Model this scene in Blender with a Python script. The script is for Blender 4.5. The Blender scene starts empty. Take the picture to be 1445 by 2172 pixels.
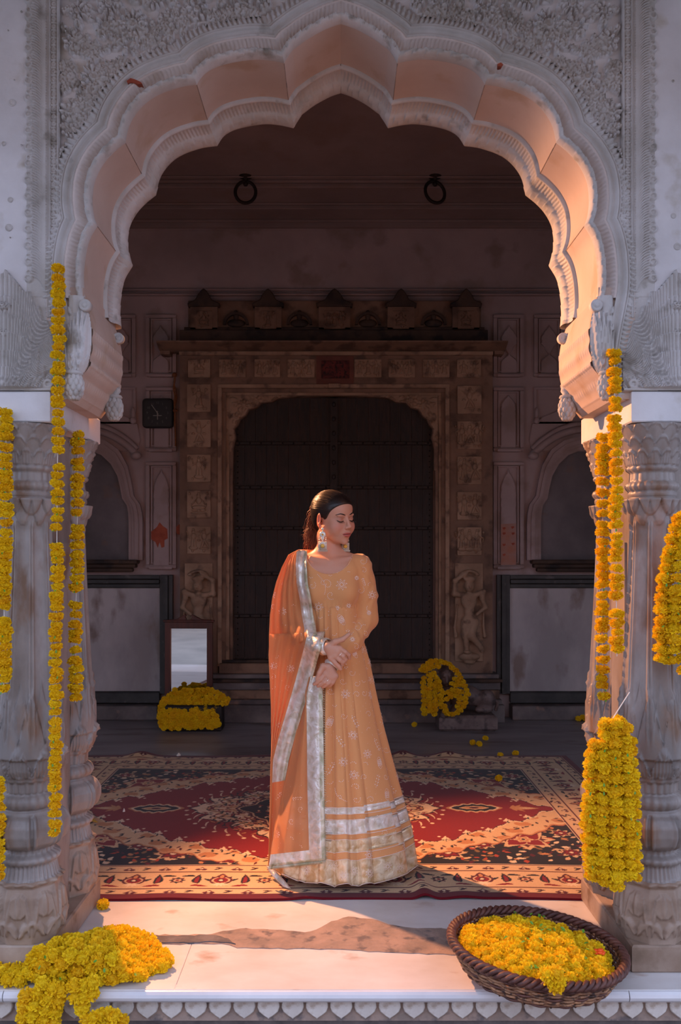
import bpy, math, random
import numpy as np
from mathutils import Vector, Matrix, Euler
from mathutils.geometry import tessellate_polygon
from mathutils.bvhtree import BVHTree
random.seed(7); rng = np.random.default_rng(11)
R_ = math.radians; PI = math.pi
C = bpy.context.scene.collection
# ------------------------------------------------------------ camera, sky, lamps, exposure
FPX = 1900.0; CX = 723.0; HY = 1175.0; CAMZ = 1.36
cam = bpy.data.cameras.new('camera'); camo = bpy.data.objects.new('camera', cam); C.objects.link(camo)
camo.location = (0, 0, CAMZ); camo.rotation_euler = (PI/2, 0, 0)
cam.sensor_fit = 'AUTO'; cam.sensor_width = 36.0; cam.lens = 36.0*FPX/2172
cam.shift_y = (HY-1086)/2172; cam.shift_x = (722.5-CX)/2172
cam.clip_start = 0.05; cam.clip_end = 200
cam.dof.use_dof = True; cam.dof.focus_distance = 3.7; cam.dof.aperture_fstop = 6.0
bpy.context.scene.camera = camo
w = bpy.data.worlds.new('sky'); bpy.context.scene.world = w; w.use_nodes = True
bg = w.node_tree.nodes['Background']; bg.inputs[0].default_value = (0.55, 0.66, 0.95, 1); bg.inputs[1].default_value = 2.1
def lamp(name, loc, target, power, col, size, blend, radius):
    l = bpy.data.lights.new(name, 'SPOT'); l.energy = power; l.color = col; l.spot_size = R_(size); l.spot_blend = blend
    l.shadow_soft_size = radius
    o = bpy.data.objects.new(name, l); C.objects.link(o); o.location = loc
    o.rotation_euler = (Vector(target)-Vector(loc)).to_track_quat('-Z', 'Y').to_euler()
    return o
lamp('warm_spot_lamp', (-1.56, 4.95, 2.75), (0.75, 3.0, 0.80), 760, (1.0, 0.43, 0.19), 74, 0.55, 0.035)
vs = bpy.context.scene.view_settings
vs.view_transform = 'Standard'; vs.look = 'None'; vs.gamma = 1.0; vs.use_curve_mapping = False; vs.exposure = 0.32
bpy.context.scene.cycles.max_bounces = 6
# ------------------------------------------------------------ helpers
def P(px, py, Y): return ((px-CX)/FPX*Y, Y, CAMZ-(py-HY)/FPX*Y)
WLOC = {}
def wloc(o): return WLOC.get(o.name, Vector((0, 0, 0))) if o else Vector((0, 0, 0))
def thing(name, label, cat, loc=(0, 0, 0), group=None, kind=None):
    o = bpy.data.objects.new(name, None); C.objects.link(o); o.location = loc; o.empty_display_size = 0.05
    WLOC[o.name] = Vector(loc)
    if label: o['label'] = label
    if cat: o['category'] = cat
    if group: o['group'] = group
    if kind: o['kind'] = kind
    return o
def tag(o, label=None, cat=None, group=None, kind=None):
    if label: o['label'] = label
    if cat: o['category'] = cat
    if group: o['group'] = group
    if kind: o['kind'] = kind
    return o
def link(name, me, parent=None):
    o = bpy.data.objects.new(name, me); C.objects.link(o)
    if parent:
        o.parent = parent; o.location = -wloc(parent)
    WLOC[o.name] = Vector((0, 0, 0))
    return o
def mkmesh(name, V, F, mats=None, smooth=False, fmat=None):
    me = bpy.data.meshes.new(name)
    V = np.asarray(V, dtype=np.float32)
    if isinstance(F, np.ndarray):
        n = F.shape[1]; me.vertices.add(len(V)); me.vertices.foreach_set('co', V.ravel())
        me.loops.add(F.size); me.loops.foreach_set('vertex_index', F.ravel().astype(np.int32))
        me.polygons.add(len(F)); me.polygons.foreach_set('loop_start', (np.arange(len(F))*n).astype(np.int32))
        me.update(calc_edges=True); me.validate()
    else:
        me.from_pydata([tuple(map(float, v)) for v in V], [], F); me.update()
    if mats is not None:
        for m in (mats if isinstance(mats, (list, tuple)) else [mats]): me.materials.append(m)
    if fmat is not None: me.polygons.foreach_set('material_index', np.asarray(fmat, dtype=np.int32))
    if smooth: me.polygons.foreach_set('use_smooth', np.ones(len(me.polygons), dtype=bool))
    return me
def mobj(name, V, F, mat, parent=None, smooth=False, fmat=None):
    return link(name, mkmesh(name, V, F, mat, smooth, fmat), parent)
class MB:
    """collects shapes into one mesh"""
    def __init__(s): s.v = []; s.f = []
    def add(s, V, F):
        n = len(s.v); s.v += [tuple(v) for v in V]; s.f += [tuple(i+n for i in f) for f in F]; return s
    def box(s, x0, x1, y0, y1, z0, z1, b=0.0):
        if b <= 0:
            V = [(x0,y0,z0),(x1,y0,z0),(x1,y1,z0),(x0,y1,z0),(x0,y0,z1),(x1,y0,z1),(x1,y1,z1),(x0,y1,z1)]
            return s.add(V, [(0,3,2,1),(4,5,6,7),(0,1,5,4),(1,2,6,5),(2,3,7,6),(3,0,4,7)])
        V = []; F = []
        for z, i in ((z0, b), (z0+b, 0), (z1-b, 0), (z1, b)):
            V += [(x0+i,y0+i,z),(x1-i,y0+i,z),(x1-i,y1-i,z),(x0+i,y1-i,z)]
        F = [(0,3,2,1), (12,13,14,15)]
        for k in range(3):
            for j in range(4): F.append((k*4+j, k*4+(j+1)%4, k*4+4+(j+1)%4, k*4+4+j))
        return s.add(V, F)
    def prism(s, poly, y0, y1, b=0.0):
        """poly in (x, z), counter-clockwise seen from -Y (front); extruded y0 (front) to y1"""
        n = len(poly)
        if area(poly) < 0: poly = poly[::-1]
        V = []
        if b > 0:
            q = inset(poly, b); V += [(x, y0, z) for x, z in q]; V += [(x, y0+b, z) for x, z in poly]
        else: V += [(x, y0, z) for x, z in poly]
        V += [(x, y1, z) for x, z in poly]
        T = tessellate_polygon([[Vector((x, z, 0)) for x, z in (inset(poly, b) if b > 0 else poly)]])
        F = []
        for t in T:
            a, b2, c = t
            p = [V[i] for i in t]
            cr = (p[1][0]-p[0][0])*(p[2][2]-p[0][2])-(p[1][2]-p[0][2])*(p[2][0]-p[0][0])
            F.append((a, b2, c) if cr > 0 else (a, c, b2))
        L = len(V)//n
        for k in range(L-1):
            for i in range(n): F.append((k*n+i, k*n+n+i, k*n+n+(i+1) % n, k*n+(i+1) % n))
        nb = (L-1)*n
        for t in list(F[:len(T)]): F.append((t[0]+nb, t[2]+nb, t[1]+nb))
        return s.add(V, F)
    def tube(s, pts, rad, seg=8, cap=True):
        pts = [Vector(p) for p in pts]; n = len(pts); V = []; F = []
        up = None
        for i, p in enumerate(pts):
            d = (pts[min(i+1, n-1)]-pts[max(i-1, 0)]).normalized()
            if up is None: up = Vector((0, 0, 1)) if abs(d.z) < 0.9 else Vector((1, 0, 0))
            a = d.cross(up).normalized(); up = a.cross(d).normalized()
            r = rad[i] if hasattr(rad, '__len__') else rad
            for j in range(seg):
                t = 2*PI*j/seg; V.append(p+a*math.cos(t)*r+up*math.sin(t)*r)
        for i in range(n-1):
            for j in range(seg): F.append((i*seg+j, i*seg+(j+1) % seg, (i+1)*seg+(j+1) % seg, (i+1)*seg+j))
        if cap: F += [tuple(range(seg))[::-1], tuple(range((n-1)*seg, n*seg))]
        return s.add(V, F)
    def ball(s, c, r, seg=10, rings=7, rot=None):
        r = r if hasattr(r, '__len__') else (r, r, r); V = [(0, 0, -1)]; F = []
        for i in range(1, rings):
            a = PI*i/rings
            for j in range(seg): V.append((math.sin(a)*math.cos(2*PI*j/seg), math.sin(a)*math.sin(2*PI*j/seg), -math.cos(a)))
        V.append((0, 0, 1)); L = len(V)-1
        for j in range(seg): F.append((0, 1+(j+1) % seg, 1+j)); F.append((L, L-seg+j, L-seg+(j+1) % seg))
        for i in range(rings-2):
            for j in range(seg): F.append((1+i*seg+j, 1+i*seg+(j+1) % seg, 1+(i+1)*seg+(j+1) % seg, 1+(i+1)*seg+j))
        V = [Vector((v[0]*r[0], v[1]*r[1], v[2]*r[2])) for v in V]
        if rot is not None: V = [rot @ v for v in V]
        return s.add([(v[0]+c[0], v[1]+c[1], v[2]+c[2]) for v in V], F)
    def lathe(s, prof, c, seg=20, ax='z'):
        V = []; F = []
        for r, z in prof:
            for j in range(seg):
                t = 2*PI*j/seg
                q = (r*math.cos(t), r*math.sin(t), z) if ax == 'z' else (r*math.cos(t), -z, r*math.sin(t))
                V.append((c[0]+q[0], c[1]+q[1], c[2]+q[2]))
        for i in range(len(prof)-1):
            for j in range(seg): F.append((i*seg+j, i*seg+(j+1) % seg, (i+1)*seg+(j+1) % seg, (i+1)*seg+j))
        F += [tuple(range(seg))[::-1], tuple(range((len(prof)-1)*seg, len(prof)*seg))]
        return s.add(V, F)
    def obj(s, name, mat, parent=None, smooth=False): return mobj(name, s.v, s.f, mat, parent, smooth)
def area(p): return 0.5*sum(p[i][0]*p[(i+1) % len(p)][1]-p[(i+1) % len(p)][0]*p[i][1] for i in range(len(p)))
def inset(p, b):
    out = []; n = len(p)
    for i in range(n):
        a = Vector(p[i-1]); c = Vector(p[i]); e = Vector(p[(i+1) % n])
        d1 = (c-a); d2 = (e-c)
        if d1.length < 1e-9 or d2.length < 1e-9: out.append(tuple(c)); continue
        n1 = Vector((-d1.y, d1.x)).normalized(); n2 = Vector((-d2.y, d2.x)).normalized(); m = n1+n2
        m = m/max(m.dot(m), 0.5)*2 if m.length > 1e-6 else n1
        out.append((c.x+m.x*b, c.y+m.y*b))
    return out
def grid_obj(name, G, mat, parent=None, closed=False, mask=None, smooth=True, fmat=None, flip=False):
    n, m = G.shape[:2]; idx = np.arange(n*m).reshape(n, m)
    if closed: idx = np.concatenate([idx, idx[:, :1]], 1)
    F = np.stack([idx[:-1, :-1], idx[:-1, 1:], idx[1:, 1:], idx[1:, :-1]], -1)
    if mask is not None: F = F[mask]
    F = F.reshape(-1, 4)
    if flip: F = F[:, ::-1]
    V = G.reshape(-1, 3)
    if mask is not None:
        u, inv = np.unique(F, return_inverse=True); V = V[u]; F = inv.reshape(-1, 4)
    if fmat is not None: fmat = fmat.reshape(-1)
    return mobj(name, V, np.ascontiguousarray(F), mat, parent, smooth, fmat)
# ------------------------------------------------------------ materials
def srgb(r, g, b):
    f = lambda c: (c/255/12.92) if c/255 <= 0.04045 else ((c/255+0.055)/1.055)**2.4
    return (f(r), f(g), f(b), 1)
def newmat(name):
    m = bpy.data.materials.new(name); m.use_nodes = True; nt = m.node_tree; return m, nt, nt.nodes['Principled BSDF']
def N(nt, t, **k):
    n = nt.nodes.new(t)
    for a, v in k.items(): setattr(n, a, v)
    return n
def stone(name, c1, c2, scale=3, rough=0.7, bump=0.15, spots=None, spot_amt=0.62, fine=60, streak=None, bdist=0.004, metallic=0, rnd=0):
    m, nt, b = newmat(name); L = nt.links.new
    tc = N(nt, 'ShaderNodeTexCoord'); src = tc.outputs['Object']
    if streak:
        mp = N(nt, 'ShaderNodeMapping'); mp.inputs['Scale'].default_value = streak; L(src, mp.inputs[0]); src = mp.outputs[0]
    n1 = N(nt, 'ShaderNodeTexNoise'); n1.inputs['Scale'].default_value = scale; n1.inputs['Detail'].default_value = 6; n1.inputs['Roughness'].default_value = 0.6; L(src, n1.inputs['Vector'])
    cr = N(nt, 'ShaderNodeValToRGB'); cr.color_ramp.elements[0].position = 0.36; cr.color_ramp.elements[1].position = 0.64
    cr.color_ramp.elements[0].color = c1; cr.color_ramp.elements[1].color = c2; L(n1.outputs[0], cr.inputs[0]); col = cr.outputs[0]
    n2 = N(nt, 'ShaderNodeTexNoise'); n2.inputs['Scale'].default_value = fine; n2.inputs['Detail'].default_value = 5; L(tc.outputs['Object'], n2.inputs['Vector'])
    if spots:
        n3 = N(nt, 'ShaderNodeTexNoise'); n3.inputs['Scale'].default_value = scale*2.3; n3.inputs['Detail'].default_value = 9; L(src, n3.inputs['Vector'])
        r3 = N(nt, 'ShaderNodeValToRGB'); r3.color_ramp.elements[0].position = spot_amt-0.06; r3.color_ramp.elements[1].position = spot_amt+0.06; L(n3.outputs[0], r3.inputs[0])
        mx = N(nt, 'ShaderNodeMixRGB'); mx.inputs[2].default_value = spots; L(r3.outputs[0], mx.inputs[0]); L(col, mx.inputs[1]); col = mx.outputs[0]
    if rnd:
        oi = N(nt, 'ShaderNodeObjectInfo'); mr = N(nt, 'ShaderNodeMapRange'); mr.inputs[3].default_value = 1-rnd; mr.inputs[4].default_value = 1+rnd; L(oi.outputs['Random'], mr.inputs[0])
        hs = N(nt, 'ShaderNodeHueSaturation'); L(mr.outputs[0], hs.inputs['Value']); L(col, hs.inputs['Color']); col = hs.outputs[0]
    L(col, b.inputs['Base Color']); b.inputs['Roughness'].default_value = rough; b.inputs['Metallic'].default_value = metallic
    if bump:
        bp = N(nt, 'ShaderNodeBump'); bp.inputs['Strength'].default_value = bump; bp.inputs['Distance'].default_value = bdist
        L(n2.outputs[0], bp.inputs['Height']); L(bp.outputs[0], b.inputs['Normal'])
    return m
def plain(name, c, rough=0.6, metallic=0.0, **k):
    m, nt, b = newmat(name); b.inputs['Base Color'].default_value = c; b.inputs['Roughness'].default_value = rough; b.inputs['Metallic'].default_value = metallic
    for a, v in k.items(): b.inputs[a].default_value = v
    return m
M = {}
M['plaster'] = stone('white_plaster', srgb(202,199,200), srgb(222,220,222), 3, 0.75, 0.25, srgb(184,176,164), 0.66, 45)
M['relief'] = stone('carved_white_plaster', srgb(178,174,169), srgb(206,203,202), 5, 0.8, 0.35, srgb(146,140,132), 0.66, 60)
M['cove'] = stone('pale_pink_plaster', srgb(204,190,184), srgb(216,204,198), 4, .75, .2, srgb(190,172,160), .64, 50)
M['frieze'] = stone('pale_frieze_marble', srgb(178,164,152), srgb(212,204,196), 7, 0.5, 0.2, srgb(150,124,102), 0.62, 40, rnd=.08)
M['soffit'] = stone('pink_cream_plaster', srgb(188,166,153), srgb(200,180,168), 3, 0.7, 0.12, srgb(182,156,136), 0.62, 30)
M['marble_col'] = stone('worn_column_marble', srgb(118,108,102), srgb(170,160,154), 4, 0.45, 0.2, srgb(128,102,84), 0.6, 50, (1,1,.45))
M['base_stone'] = stone('brown_base_marble', srgb(138,114,96), srgb(174,154,138), 4, 0.5, 0.25, srgb(120,98,80), 0.64, 40)
M['marble'] = stone('white_marble_floor', srgb(206,198,192), srgb(226,222,220), 2.2, 0.35, 0.12, srgb(176,150,132), 0.68, 30, (1,1.6,1))
M['nosing'] = stone('white_marble_edge', srgb(206,204,208), srgb(228,226,228), 2.5, 0.3, 0.1, srgb(170,150,140), 0.7, 30)
M['mortar'] = stone('mortar_and_recess_shade', srgb(136,120,110), srgb(170,146,132), 9, 0.9, 0.6, srgb(110,100,98), 0.6, 60)
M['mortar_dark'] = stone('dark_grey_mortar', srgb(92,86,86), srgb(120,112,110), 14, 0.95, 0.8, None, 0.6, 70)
M['hall_floor'] = stone('grey_hall_floor', srgb(118,112,112), srgb(150,145,146), 1.6, 0.4, 0.1, srgb(104,92,84), 0.62, 20, (.6,2,1))
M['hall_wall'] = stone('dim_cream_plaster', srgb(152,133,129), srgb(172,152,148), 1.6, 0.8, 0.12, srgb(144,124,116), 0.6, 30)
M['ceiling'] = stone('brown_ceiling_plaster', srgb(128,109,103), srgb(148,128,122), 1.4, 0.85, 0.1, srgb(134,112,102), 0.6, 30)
M['portal'] = stone('brown_carved_stone', srgb(112,86,68), srgb(138,108,86), 3, 0.75, 0.3, srgb(88,66,52), 0.58, 60)
M['portal_dark'] = stone('dark_brown_stone', srgb(52,40,34), srgb(84,64,50), 3, 0.8, 0.3, srgb(36,30,28), 0.58, 60)  # darker brown for ledges, shrine roofs and thin step courses
M['portal_light'] = stone('tan_carved_stone', srgb(140,112,88), srgb(170,140,114), 5, 0.75, 0.3, srgb(112,88,70), 0.6, 60)
M['dado'] = stone('grey_dado_slab', srgb(150,144,144), srgb(184,178,176), 2.2, 0.5, 0.1, srgb(128,112,104), 0.6, 30, (1,1,.5))
M['dado_dark'] = stone('black_green_border_stone', srgb(34,36,36), srgb(62,62,60), 5, 0.5, 0.2, srgb(110,104,100), 0.68, 60, (1,1,1))
M['niche'] = stone('dark_grey_niche_panel', srgb(78,72,74), srgb(112,104,104), 2, 0.6, 0.1, srgb(120,90,70), 0.68, 30)
M['door'] = stone('dark_brown_old_wood', srgb(27,17,13), srgb(50,31,23), 6, 0.6, 0.4, srgb(19,13,11), 0.55, 50, (6,6,.7))
M['door_iron'] = plain('black_iron', srgb(30,27,26), 0.5, 0.6)
M['iron'] = plain('rusty_dark_iron', srgb(42,32,28), 0.6, 0.5)
M['red_stain'] = stone('red_vermilion_stain', srgb(140,58,36), srgb(168,84,56), 12, 0.8, 0.2, None, .6, 60)
M['kumkum'] = stone('dark_red_panel', srgb(70,28,26), srgb(112,44,38), 18, 0.85, 0.4, srgb(40,22,22), 0.55, 60)
M['clock'] = plain('black_clock_plastic', srgb(20,20,22), 0.35)
M['clock_mark'] = plain('pale_clock_marks', srgb(150,150,140), 0.5)
M['rope'] = stone('brown_rope', srgb(110,64,34), srgb(140,88,50), 40, 0.9, 0.3)
M['mahogany'] = stone('dark_red_mahogany', srgb(66,26,20), srgb(88,38,28), 6, 0.35, 0.08, None, .6, 60, (5,5,.6))
M['mirror'] = plain('mirror_glass', (0.9, 0.9, 0.9, 1), 0.02, 1.0)
M['statue'] = stone('dark_grey_brown_statue_stone', srgb(92,78,74), srgb(124,108,102), 8, 0.6, 0.25, srgb(70,60,58), 0.6, 70)
M['step'] = stone('grey_step_stone', srgb(78,72,72), srgb(120,110,106), 4, 0.6, 0.25, srgb(140,112,98), 0.66, 50)
M['wicker'] = stone('brown_wicker', srgb(120,78,54), srgb(178,130,94), 24, 0.6, 0.4, srgb(64,40,32), 0.58, 120, rnd=.25)
M['wicker_dark'] = stone('dark_wicker_rim', srgb(72,40,34), srgb(108,66,54), 24, 0.55, 0.4, None, .6, 120)
M['string'] = plain('white_string', srgb(225,220,210), 0.8)
M['leaf'] = plain('green_leaf', srgb(96,150,44), 0.5)
M['dry_leaf'] = plain('dry_yellow_leaf', srgb(190,150,60), 0.6)
M['ground'] = stone('sandy_courtyard', srgb(104,96,88), srgb(128,118,108), 1.2, 0.9, 0.3)
M['court_wall'] = stone('ochre_courtyard_wall', srgb(190,136,94), srgb(208,158,116), 1.0, 0.85, 0.2)
def petal_mat(name, c1, c2, c3):
    m, nt, b = newmat(name); L = nt.links.new
    oi = N(nt, 'ShaderNodeObjectInfo'); cr = N(nt, 'ShaderNodeValToRGB'); e = cr.color_ramp.elements
    e[0].color = c1; e[1].color = c3; x = e.new(0.6); x.color = c2; L(oi.outputs['Random'], cr.inputs[0])
    ao = N(nt, 'ShaderNodeAttribute'); ao.attribute_name = 'shade_tint'
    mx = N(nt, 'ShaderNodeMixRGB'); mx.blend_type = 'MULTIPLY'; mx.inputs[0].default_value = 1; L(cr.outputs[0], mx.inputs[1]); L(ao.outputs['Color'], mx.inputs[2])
    L(mx.outputs[0], b.inputs['Base Color']); b.inputs['Roughness'].default_value = 0.65; b.inputs['Specular IOR Level'].default_value = 0.2
    tr = N(nt, 'ShaderNodeBsdfTranslucent'); L(mx.outputs[0], tr.inputs[0]); ms = N(nt, 'ShaderNodeMixShader'); ms.inputs[0].default_value = 0.25
    L(b.outputs[0], ms.inputs[1]); L(tr.outputs[0], ms.inputs[2]); L(ms.outputs[0], nt.nodes['Material Output'].inputs[0])
    return m
M['marigold'] = petal_mat('yellow_marigold_petals', srgb(255,220,36), srgb(255,214,30), srgb(255,206,34))
M['marigold_red'] = petal_mat('orange_red_marigold_petals', srgb(240,100,30), srgb(244,96,26), srgb(236,88,22))
# ------------------------------------------------------------ relief painter (carving as real height)
class Relief:
    def __init__(s, u0, u1, v0, v1, du):
        s.u = np.arange(u0, u1+du/2, du); s.v = np.arange(v0, v1+du/2, du); s.du = du
        s.H = np.zeros((len(s.v), len(s.u)), dtype=np.float32)
    def win(s, cu, cv, r):
        i0, i1 = np.searchsorted(s.u, [cu-r, cu+r]); j0, j1 = np.searchsorted(s.v, [cv-r, cv+r])
        if i1 <= i0 or j1 <= j0: return None
        U, V = np.meshgrid(s.u[i0:i1]-cu, s.v[j0:j1]-cv); return U, V, (slice(j0, j1), slice(i0, i1))
    def put(s, sl, h): s.H[sl] = np.maximum(s.H[sl], h)
    def leaf(s, u, v, ang, L, W, h, veins=0, pw=0.8, bend=0.0):
        g = s.win(u+math.cos(ang)*L/2, v+math.sin(ang)*L/2, L*0.75+W)
        if g is None: return
        U, V, sl = g; U = U+math.cos(ang)*L/2; V = V+math.sin(ang)*L/2
        t = (U*math.cos(ang)+V*math.sin(ang))/L; q = -U*math.sin(ang)+V*math.cos(ang)
        q = q-bend*L*np.clip(t, 0, 1)**2
        wt = W*np.sin(PI*np.clip(t, 0, 1)**pw)+1e-6; k = np.clip(1-(q/wt)**2, 0, 1)
        H = h*np.clip(k*2.2, 0, 1)**0.5*(0.65+0.35*np.clip(k, 0, 1))
        if veins: H = H*(0.82+0.18*np.cos(veins*t*2*PI-np.abs(q)/W*4))
        H = H-(np.abs(q) < W*0.09)*h*0.25
        s.put(sl, np.where((t > 0) & (t < 1) & (k > 0), H, 0))
    def disc(s, u, v, r, h, ring=0.0):
        g = s.win(u, v, r*1.1)
        if g is None: return
        U, V, sl = g; d = np.hypot(U, V)/r; H = h*np.clip(1-d**2, 0, 1)**0.4
        if ring: H = np.where(d < ring, H*0.55, H)
        s.put(sl, H)
    def flower(s, u, v, r, h, n=9, ph=0.0):
        for k in range(n): s.leaf(u+math.cos(ph+2*PI*k/n)*r*.25, v+math.sin(ph+2*PI*k/n)*r*.25, ph+2*PI*k/n, r*0.8, r*1.35/n*1.25, h, 0, 1.35)
        s.disc(u, v, r*0.36, h*1.25, 0.55)
    def stroke(s, pts, w, h):
        for a, b in zip(pts[:-1], pts[1:]):
            L = math.hypot(b[0]-a[0], b[1]-a[1]); n = max(1, int(L/(w*0.5)))
            g = s.win((a[0]+b[0])/2, (a[1]+b[1])/2, L/2+w*1.2)
            if g is None: continue
            U, V, sl = g; U = U+(a[0]+b[0])/2-a[0]; V = V+(a[1]+b[1])/2-a[1]
            dx, dy = (b[0]-a[0]), (b[1]-a[1]); t = np.clip((U*dx+V*dy)/max(L*L, 1e-9), 0, 1)
            d = np.hypot(U-t*dx, V-t*dy)/w; s.put(sl, h*np.clip(1-d**2, 0, 1)**0.5)
    def rect(s, u0, u1, v0, v1, h):
        m = (s.u[None, :] > u0) & (s.u[None, :] < u1) & (s.v[:, None] > v0) & (s.v[:, None] < v1); s.H = np.where(m, np.maximum(s.H, h), s.H)
    def at(s, u, v):
        i = int(np.clip(round((u-s.u[0])/s.du), 0, len(s.u)-1)); j = int(np.clip(round((v-s.v[0])/s.du), 0, len(s.v)-1)); return s.H[j, i]
    def obj(s, name, mat, parent, y0, mask=None, H=None):
        H = s.H if H is None else H
        U, V = np.meshgrid(s.u, s.v); G = np.stack([U, y0-H, V], -1)
        return grid_obj(name, G, mat, parent, mask=mask, smooth=True)
# ------------------------------------------------------------ volumes (smooth unions, surface nets)
class Vol:
    def __init__(s, xs, ys, zs):
        s.x, s.y, s.z = [np.asarray(a, dtype=np.float32) for a in (xs, ys, zs)]
        s.D = np.full((len(xs), len(ys), len(zs)), 1.0, dtype=np.float32)
    def _win(s, lo, hi):
        sl = []
        for a, l, h in zip((s.x, s.y, s.z), lo, hi):
            i0, i1 = np.searchsorted(a, [l, h]); sl.append(slice(i0, i1))
            if i1 <= i0: return None
        sl = tuple(sl); return sl, s.x[sl[0]][:, None, None], s.y[sl[1]][None, :, None], s.z[sl[2]][None, None, :]
    def _mix(s, sl, d, k, sub):
        A = s.D[sl]
        if sub:
            if k <= 0: s.D[sl] = np.maximum(A, -d); return
            h = np.clip(0.5-0.5*(d+A)/k, 0, 1); s.D[sl] = A*(1-h)+(-d)*h+k*h*(1-h); return
        if k <= 0: s.D[sl] = np.minimum(A, d); return
        h = np.clip(0.5+0.5*(d-A)/k, 0, 1); s.D[sl] = d*(1-h)+A*h-k*h*(1-h)
    def cone(s, a, b, ra, rb, k=0.01, sub=False, flat=None):
        a = np.array(a, float); b = np.array(b, float); m = max(ra, rb)+k*1.5+0.01
        g = s._win(np.minimum(a, b)-m, np.maximum(a, b)+m)
        if g is None: return
        sl, X, Y, Z = g; d = b-a; L2 = float(d@d)+1e-12
        t = np.clip(((X-a[0])*d[0]+(Y-a[1])*d[1]+(Z-a[2])*d[2])/L2, 0, 1)
        dist = np.sqrt((X-a[0]-t*d[0])**2+(Y-a[1]-t*d[1])**2+(Z-a[2]-t*d[2])**2)-(ra+(rb-ra)*t)
        s._mix(sl, dist, k, sub)
    def ell(s, c, r, Rm=None, k=0.01, sub=False):
        c = np.array(c, float); r = np.array(r, float); m = (max(r) if Rm is not None else r)+k*1.5+0.01
        g = s._win(c-m, c+m)
        if g is None: return
        sl, X, Y, Z = g; X = X-c[0]; Y = Y-c[1]; Z = Z-c[2]
        if Rm is not None:
            q = [X*Rm[0][i]+Y*Rm[1][i]+Z*Rm[2][i] for i in range(3)]
        else: q = [X, Y, Z]
        k0 = np.sqrt((q[0]/r[0])**2+(q[1]/r[1])**2+(q[2]/r[2])**2); k1 = np.sqrt((q[0]/r[0]**2)**2+(q[1]/r[1]**2)**2+(q[2]/r[2]**2)**2)+1e-9
        s._mix(sl, k0*(k0-1)/k1, k, sub)
    def chain(s, pts, rad, k=0.01, **kw):
        for i in range(len(pts)-1): s.cone(pts[i], pts[i+1], rad[i], rad[i+1], k, **kw)
    def mesh(s):
        D = s.D; ins = D < 0; nx, ny, nz = D.shape
        c = np.zeros((nx-1, ny-1, nz-1), dtype=np.int8)
        for i in (0, 1):
            for j in (0, 1):
                for k in (0, 1): c += ins[i:nx-1+i, j:ny-1+j, k:nz-1+k]
        act = np.argwhere((c > 0) & (c < 8)); n = len(act)
        vid = np.full(c.shape, -1, dtype=np.int32); vid[act[:, 0], act[:, 1], act[:, 2]] = np.arange(n)
        S = np.zeros((n, 3)); W = np.zeros(n); ax = (s.x, s.y, s.z)
        def co(I): return np.stack([ax[q][I[:, q]] for q in range(3)], -1)
        for d in range(3):
            o1, o2 = [q for q in range(3) if q != d]
            for i in (0, 1):
                for j in (0, 1):
                    A = act.copy(); A[:, o1] += i; A[:, o2] += j; B = A.copy(); B[:, d] += 1
                    da = D[A[:, 0], A[:, 1], A[:, 2]]; db = D[B[:, 0], B[:, 1], B[:, 2]]; m = (da < 0) != (db < 0)
                    t = np.where(m, da/(da-db+1e-12), 0)[:, None]; p = co(A)*(1-t)+co(B)*t
                    S[m] += p[m]; W[m] += 1
        V = S/W[:, None]; F = []
        for d in range(3):
            o1, o2 = [(1, 2), (2, 0), (0, 1)][d]
            sl0 = [slice(None)]*3; sl1 = [slice(None)]*3; sl0[d] = slice(0, -1); sl1[d] = slice(1, None)
            a = ins[tuple(sl0)]; b = ins[tuple(sl1)]; E = np.argwhere(a != b)
            ok = (E[:, o1] > 0) & (E[:, o2] > 0) & (E[:, o1] < D.shape[o1]-1) & (E[:, o2] < D.shape[o2]-1); E = E[ok]
            q = []
            for i, j in ((-1, -1), (0, -1), (0, 0), (-1, 0)):
                T = E.copy(); T[:, o1] += i; T[:, o2] += j; q.append(vid[T[:, 0], T[:, 1], T[:, 2]])
            Q = np.stack(q, -1); inn = a[E[:, 0], E[:, 1], E[:, 2]]
            Q[~inn] = Q[~inn][:, ::-1]; F.append(Q)
        return V, np.concatenate(F)
def axis(segs):
    out = [segs[0][0]]
    for a, b, st in segs:
        n = max(1, int(round((b-a)/st))); out += list(a+(b-a)*(np.arange(1, n+1)/n))
    return np.array(out)
# ------------------------------------------------------------ the great cusped arch and its wall
FS = 1900/2.92
def fp(dx, y): return np.array([dx/FS, CAMZ+(HY-y)/FS])
SC = [[(0,39),(20,45),(39,53),(73,72),(96,90),(104,95),(115,112),(121.5,123)],
      [(121.5,123),(143,118),(180,114),(220,119),(256,127),(280,137),(298,151),(309,169)],
      [(309,169),(335,172),(350,176),(384,187),(414,204),(438,229),(455,258),(462,294)],
      [(462,294),(485,312),(509,338),(528,374),(533,415),(530,450),(522,473)],
      [(522,473),(539,500),(548,540),(551,580),(550,610),(547,628)]]
def resample(p, n):
    p = np.asarray(p, float); d = np.r_[0, np.cumsum(np.linalg.norm(np.diff(p, axis=0), axis=1))]
    t = np.linspace(0, d[-1], n); return np.stack([np.interp(t, d, p[:, k]) for k in range(p.shape[1])], -1)
def smooth_poly(p, it=3):
    p = np.asarray(p, float)
    for _ in range(it):
        q = [p[0]]
        for a, b in zip(p[:-1], p[1:]): q += [a*.75+b*.25, a*.25+b*.75]
        q.append(p[-1]); p = np.array(q)
    return p
NS = 110
SC.append([(547,628),(540,664),(530,715),(524,770),(521,810),(520,846)])
ARCS = [resample(smooth_poly([fp(*q) for q in s]), NS) for s in SC]
def normals(p):
    t = np.gradient(p, axis=0); t /= np.linalg.norm(t, axis=1)[:, None]; return np.stack([-t[:, 1], t[:, 0]], -1)
NRM = [normals(a) for a in ARCS]
BIS = []
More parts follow.
